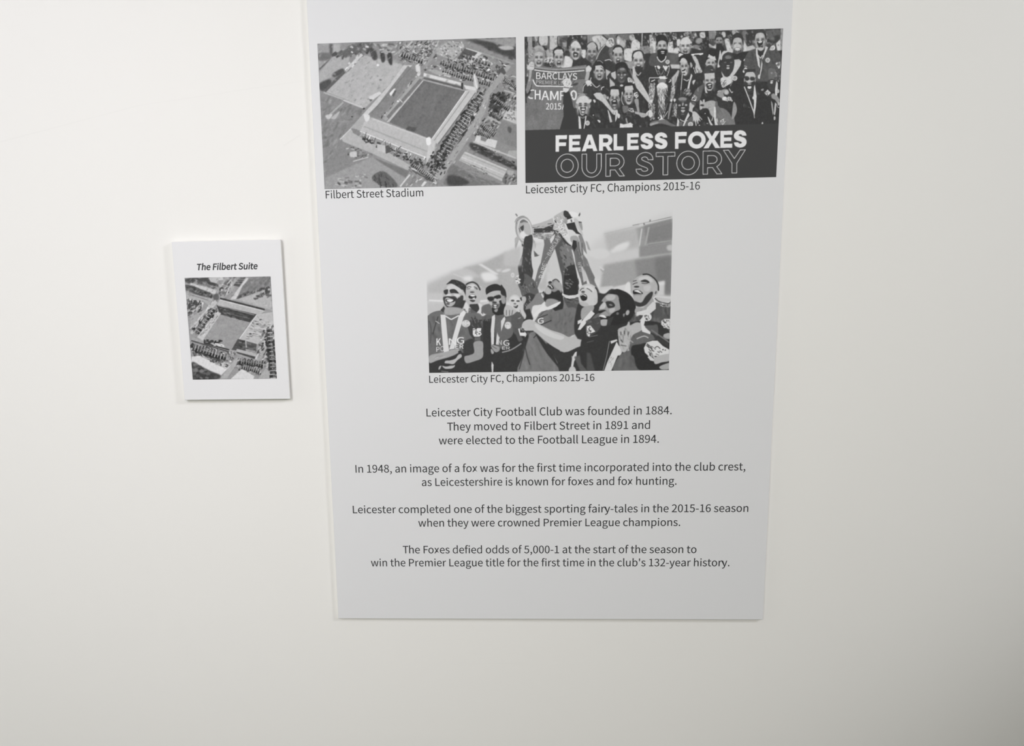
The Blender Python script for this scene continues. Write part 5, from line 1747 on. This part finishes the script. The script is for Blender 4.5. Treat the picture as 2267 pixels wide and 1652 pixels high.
# faint old scuff lines in the wall paint (left of the poster): real marks, fixed in wall coordinates
def wall_marks(m, marks):
    nt = m.node_tree; b = nt.nodes['Principled BSDF']
    src = b.inputs['Base Color'].links[0].from_socket
    tc = nt.nodes.new('ShaderNodeTexCoord')
    sep = nt.nodes.new('ShaderNodeSeparateXYZ'); nt.links.new(tc.outputs['Object'], sep.inputs[0])
    def mth(op, a, b_=None, c=None):
        n = nt.nodes.new('ShaderNodeMath'); n.operation = op
        for i, v in enumerate((a, b_, c)):
            if v is None: continue
            if isinstance(v, (int, float)): n.inputs[i].default_value = v
            else: nt.links.new(v, n.inputs[i])
        return n.outputs[0]
    x, z = sep.outputs['X'], sep.outputs['Z']; tot = None
    nz = nt.nodes.new('ShaderNodeTexNoise'); nz.inputs['Scale'].default_value = 14; nt.links.new(tc.outputs['Object'], nz.inputs['Vector'])
    for (xa, za, xb, zb, w, k) in marks:
        L = math.hypot(xb-xa, zb-za); dx, dz = (xb-xa)/L, (zb-za)/L
        u = mth('ADD', mth('MULTIPLY', mth('SUBTRACT', x, xa), dx), mth('MULTIPLY', mth('SUBTRACT', z, za), dz))
        v = mth('ABSOLUTE', mth('SUBTRACT', mth('MULTIPLY', mth('SUBTRACT', x, xa), dz), mth('MULTIPLY', mth('SUBTRACT', z, za), dx)))
        a = mth('SUBTRACT', 1.0, mth('DIVIDE', v, w)); a = mth('MAXIMUM', a, 0.0)
        inside = mth('MULTIPLY', mth('GREATER_THAN', u, 0.0), mth('LESS_THAN', u, L))
        a = mth('MULTIPLY', mth('MULTIPLY', a, inside), k)
        tot = a if tot is None else mth('ADD', tot, a)
    tot = mth('MULTIPLY', tot, mth('MULTIPLY', nz.outputs['Fac'], 1.6))
    f = mth('SUBTRACT', 1.0, tot)
    s = nt.nodes.new('ShaderNodeVectorMath'); s.operation = 'SCALE'
    nt.links.new(src, s.inputs[0]); nt.links.new(f, s.inputs['Scale']); nt.links.new(s.outputs[0], b.inputs['Base Color'])
wall_marks(m_wall, [(-.665, EYE+.118, -.47, EYE+.160, .0012, .030), (-.47, EYE+.160, -.255, EYE+.184, .0012, .022),
                    (-.285, EYE+.105, -.262, EYE+.118, .0016, .035), (-.05, EYE-.620, .02, EYE-.618, .0010, .018)])
m_print = bpy.data.materials.new('photo_ink'); m_print.use_nodes = True
_b = m_print.node_tree.nodes['Principled BSDF']; _b.inputs['Roughness'].default_value = .6; _b.inputs['Specular IOR Level'].default_value = .2
_a = m_print.node_tree.nodes.new('ShaderNodeAttribute'); _a.attribute_name = 'ink'
m_print.node_tree.links.new(_a.outputs['Color'], _b.inputs['Base Color'])

# ------------------------------------------------------------------ mesh helpers
def link(name, me, m=None, parent=None):
    o = bpy.data.objects.new(name, me); C.objects.link(o)
    if m: me.materials.append(m)
    if parent: o.parent = parent
    return o
def box(name, x0, x1, y0, y1, z0, z1, m, parent=None, bevel=0):
    bm = bmesh.new()
    v = [bm.verts.new((x, y, z)) for x in (x0, x1) for y in (y0, y1) for z in (z0, z1)]
    for f in ((0, 1, 3, 2), (4, 6, 7, 5), (0, 4, 5, 1), (2, 3, 7, 6), (0, 2, 6, 4), (1, 5, 7, 3)): bm.faces.new([v[i] for i in f])
    bmesh.ops.recalc_face_normals(bm, faces=bm.faces)
    if bevel: bmesh.ops.bevel(bm, geom=list(bm.edges), offset=bevel, segments=2, affect='EDGES', profile=.5)
    me = bpy.data.meshes.new(name); bm.to_mesh(me); bm.free()
    return link(name, me, m, parent)
def struct(o): o['kind'] = 'structure'; return o

# ------------------------------------------------------------------ the room around the wall
struct(box('wall_back', -3.4, 2.9, 0, .12, 0, CEIL, m_wall))
struct(box('floor', -3.4, 2.9, -3.2, .12, -.05, 0, m_floor))
struct(box('ceiling', -3.4, 2.9, -3.2, .12, CEIL, CEIL+.05, m_ceil))
struct(box('baseboard_back', -3.4, 2.9, -.015, 0, 0, .10, m_skirt, None, .003))

# ------------------------------------------------------------------ boards
def thing(name, label, cat, loc):
    o = bpy.data.objects.new(name, None); C.objects.link(o); o.empty_display_size = .05
    o.location = loc; o['label'] = label; o['category'] = cat
    return o
def board(parent, w, h, t, front, core):
    """foam board: printed face with a tiny rounded arris, paler core on the sides"""
    o = box('board', -w/2, w/2, -t, 0, 0, h, front, parent, .0004)
    o.data.materials.append(core)
    for p in o.data.polygons: p.material_index = 0 if p.normal.y < -.9 else 1
    return o
def srgb2lin(v):
    v = np.clip(v/255.0, 0, 1)
    return np.where(v <= .04045, v/12.92, ((v+.055)/1.055)**2.4)
def photo_print(parent, label, rect, y, art, corners, paper, paper_seen, step, soft=.5):
    """printed picture: fine grid whose ink value per vertex is looked up in the drawn artwork
    rect = (x0, x1, z0, z1) on the board; corners = where the drawing's own corners lie (TL, TR, BR, BL)"""
    x0, x1, z0, z1 = rect
    nx, nz = int((x1-x0)/step)+1, int((z1-z0)/step)+1
    s, t = np.meshgrid(np.linspace(0, 1, nx), np.linspace(0, 1, nz))
    src = np.array([(0, 1), (1, 1), (1, 0), (0, 0)], float); dst = np.array(corners, float)
    A = []
    for (u, v), (X, Y) in zip(src, dst):
        A += [[u, v, 1, 0, 0, 0, -u*X, -v*X], [0, 0, 0, u, v, 1, -u*Y, -v*Y]]
    hm = np.append(np.linalg.solve(np.array(A), dst.reshape(-1)), 1).reshape(3, 3)
    q = np.stack([s.ravel(), t.ravel(), np.ones(s.size)], 0); q = hm@q
    px, py = (q[0]/q[2]-art.x0)*SS-.5, (q[1]/q[2]-art.y0)*SS-.5
    a = art.finish(soft)
    px, py = np.clip(px, 0, a.shape[1]-1.001), np.clip(py, 0, a.shape[0]-1.001)
    ix, iy = px.astype(int), py.astype(int); fx, fy = px-ix, py-iy
    g = (a[iy, ix]*(1-fx)+a[iy, ix+1]*fx)*(1-fy)+(a[iy+1, ix]*(1-fx)+a[iy+1, ix+1]*fx)*fy
    k = np.minimum(srgb2lin(g)/srgb2lin(np.array(float(paper_seen))), 1.12)
    co = np.stack([x0+s.ravel()*(x1-x0), np.full(s.size, y), z0+t.ravel()*(z1-z0)], 1)
    idx = np.arange(nx*nz).reshape(nz, nx)
    f = np.stack([idx[:-1, :-1], idx[:-1, 1:], idx[1:, 1:], idx[1:, :-1]], -1).reshape(-1, 4)
    me = bpy.data.meshes.new('photo_print')
    me.vertices.add(len(co)); me.vertices.foreach_set('co', co.astype(np.float32).ravel())
    me.loops.add(f.size); me.loops.foreach_set('vertex_index', f.astype(np.int32).ravel())
    me.polygons.add(len(f)); me.polygons.foreach_set('loop_start', np.arange(0, f.size, 4, dtype=np.int32))
    me.update(calc_edges=True)
    at = me.color_attributes.new('ink', 'FLOAT_COLOR', 'POINT')
    rgba = np.ones((len(co), 4), np.float32); rgba[:, :3] = np.clip(k[:, None]*np.array(paper)[None], 0, .9)
    at.data.foreach_set('color', rgba.ravel())
    o = link('photo_print', me, m_print, parent); o['label'] = label
    return o
def text_mesh(name, parent, txt, x, z, cap, width, y, offset=0.0, slant=0.0, lig=True):
    """one printed line: filled glyph outlines, ink left at x, baseline z"""
    loops, w = textloops(txt, lig)
    kx, kz = width/w, cap/CAP
    cu = bpy.data.curves.new(name, 'CURVE'); cu.dimensions = '2D'; cu.fill_mode = 'BOTH'
    for L in loops:
        sp = cu.splines.new('POLY'); sp.points.add(len(L)-1)
        for i, (px, pz) in enumerate(L): sp.points[i].co = (px*kx+slant*pz*kz, pz*kz, 0, 1)
        sp.use_cyclic_u = True
    cu.offset = offset
    tmp = bpy.data.objects.new(name, cu); C.objects.link(tmp)
    dg = bpy.context.evaluated_depsgraph_get()
    me = bpy.data.meshes.new_from_object(tmp.evaluated_get(dg)); me.name = name
    bpy.data.objects.remove(tmp); bpy.data.curves.remove(cu)
    for v in me.vertices: v.co = (x+v.co.x, y, z+v.co.y)
    me.materials.clear()
    o = link(name, me, m_ink, parent)
    return o

# large poster board
PX0, PX1, PZ0, PZ1 = -.2441, .3514, EYE-.5478, EYE+.2880
px = (PX0+PX1)/2
poster = thing('poster_board', 'large white poster board with three black and white photographs and centred paragraphs', 'poster', (px, 0, PZ0))
T = .005
board(poster, PX1-PX0, PZ1-PZ0, T, m_poster, m_core)
INK = -T-.00012
ex = lambda u: u-px
ez = lambda v: EYE+v-PZ0
street_c = [(702, 97), (1142, 82), (1145, 409), (719, 419)]
team_c = [(1160.6, 81.2), (1732.8, 63.2), (1719.3, 392), (1163.8, 405.3)]
trophy_c = [(941, 467), (1489.5, 458), (1481, 819), (949, 826)]
photo_print(poster, 'aerial black and white photograph of a football ground among streets', (ex(-.2333), ex(.0155), ez(.0489), ez(.2272)), INK, draw_street(), street_c, POSTER_PAPER, 218, .00052)
photo_print(poster, 'team photograph with trophy above black title block FEARLESS FOXES OUR STORY', (ex(.0262), ex(.3412), ez(.0509), ez(.2274)), INK, draw_team(), team_c, POSTER_PAPER, 210, .00052, .42)
photo_print(poster, 'photograph of players lifting a trophy overhead', (ex(-.1042), ex(.2135), ez(-.19395), ez(.0178)), INK, draw_trophy(), trophy_c, POSTER_PAPER, 210, .00052, .45)
for t, u0, u1, v in (('Filbert Street Stadium', -.2321, -.1053, .0372), ('Leicester City FC, Champions 2015-16', .0269, .2466, .0378), ('Leicester City FC, Champions 2015-16', -.1044, .1158, -.2075)):
    text_mesh('caption', poster, t, ex(u0), ez(v), .0096, u1-u0, INK, .00006)
for t, u0, u1, v in (
        ('Leicester City Football Club was founded in 1884.', -.1094, .2186, -.2538),
        ('They moved to Filbert Street in 1891 and', -.0817, .1903, -.27355),
        ('were elected to the Football League in 1894.', -.0936, .2025, -.29285),
        ('In 1948, an image of a fox was for the first time incorporated into the club crest,', -.2096, .3184, -.3321),
        ('as Leicestershire is known for foxes and fox hunting.', -.1186, .2275, -.35165),
        ('Leicester completed one of the biggest sporting fairy-tales in the 2015-16 season', -.2159, .3247, -.39065),
        ('when they were crowned Premier League champions.', -.1252, .2340, -.4104),
        ('The Foxes defied odds of 5,000-1 at the start of the season to', -.1481, .2571, -.4496),
        ("win the Premier League title for the first time in the club's 132-year history.", -.1938, .3025, -.46885)):
    text_mesh('text_line', poster, t, ex(u0), ez(v), .0108, u1-u0, INK, .00007)

# small room sign
SX0, SX1, SZ0, SZ1 = -.4398, -.2944, EYE-.2270, EYE-.0141
sx = (SX0+SX1)/2
sign = thing('room_sign', 'small white board sign headed The Filbert Suite with aerial stadium photograph', 'sign', (sx, 0, SZ0))
o = board(sign, SX1-SX0, SZ1-SZ0, .005, m_sign, m_core); o.location.y = -.0025
pads = box('adhesive_pad', -.055, .055, -.0026, 0, .02, .19, m_pad, sign)
SY = -.0075-.00012
photo_print(sign, 'aerial black and white photograph of a stadium', (-.4262-sx, -.3104-sx, EYE-.1990-SZ0, EYE-.0616-SZ0), SY, draw_suite(), [(409, 616), (599.5, 611), (613.5, 838.5), (427, 840.5)], SIGN_PAPER, 228, .00052)
text_mesh('heading', sign, 'The Filbert Suite', -.4090-sx, EYE-.0517-SZ0, .0080, .0812, SY, .0003, .17, False)
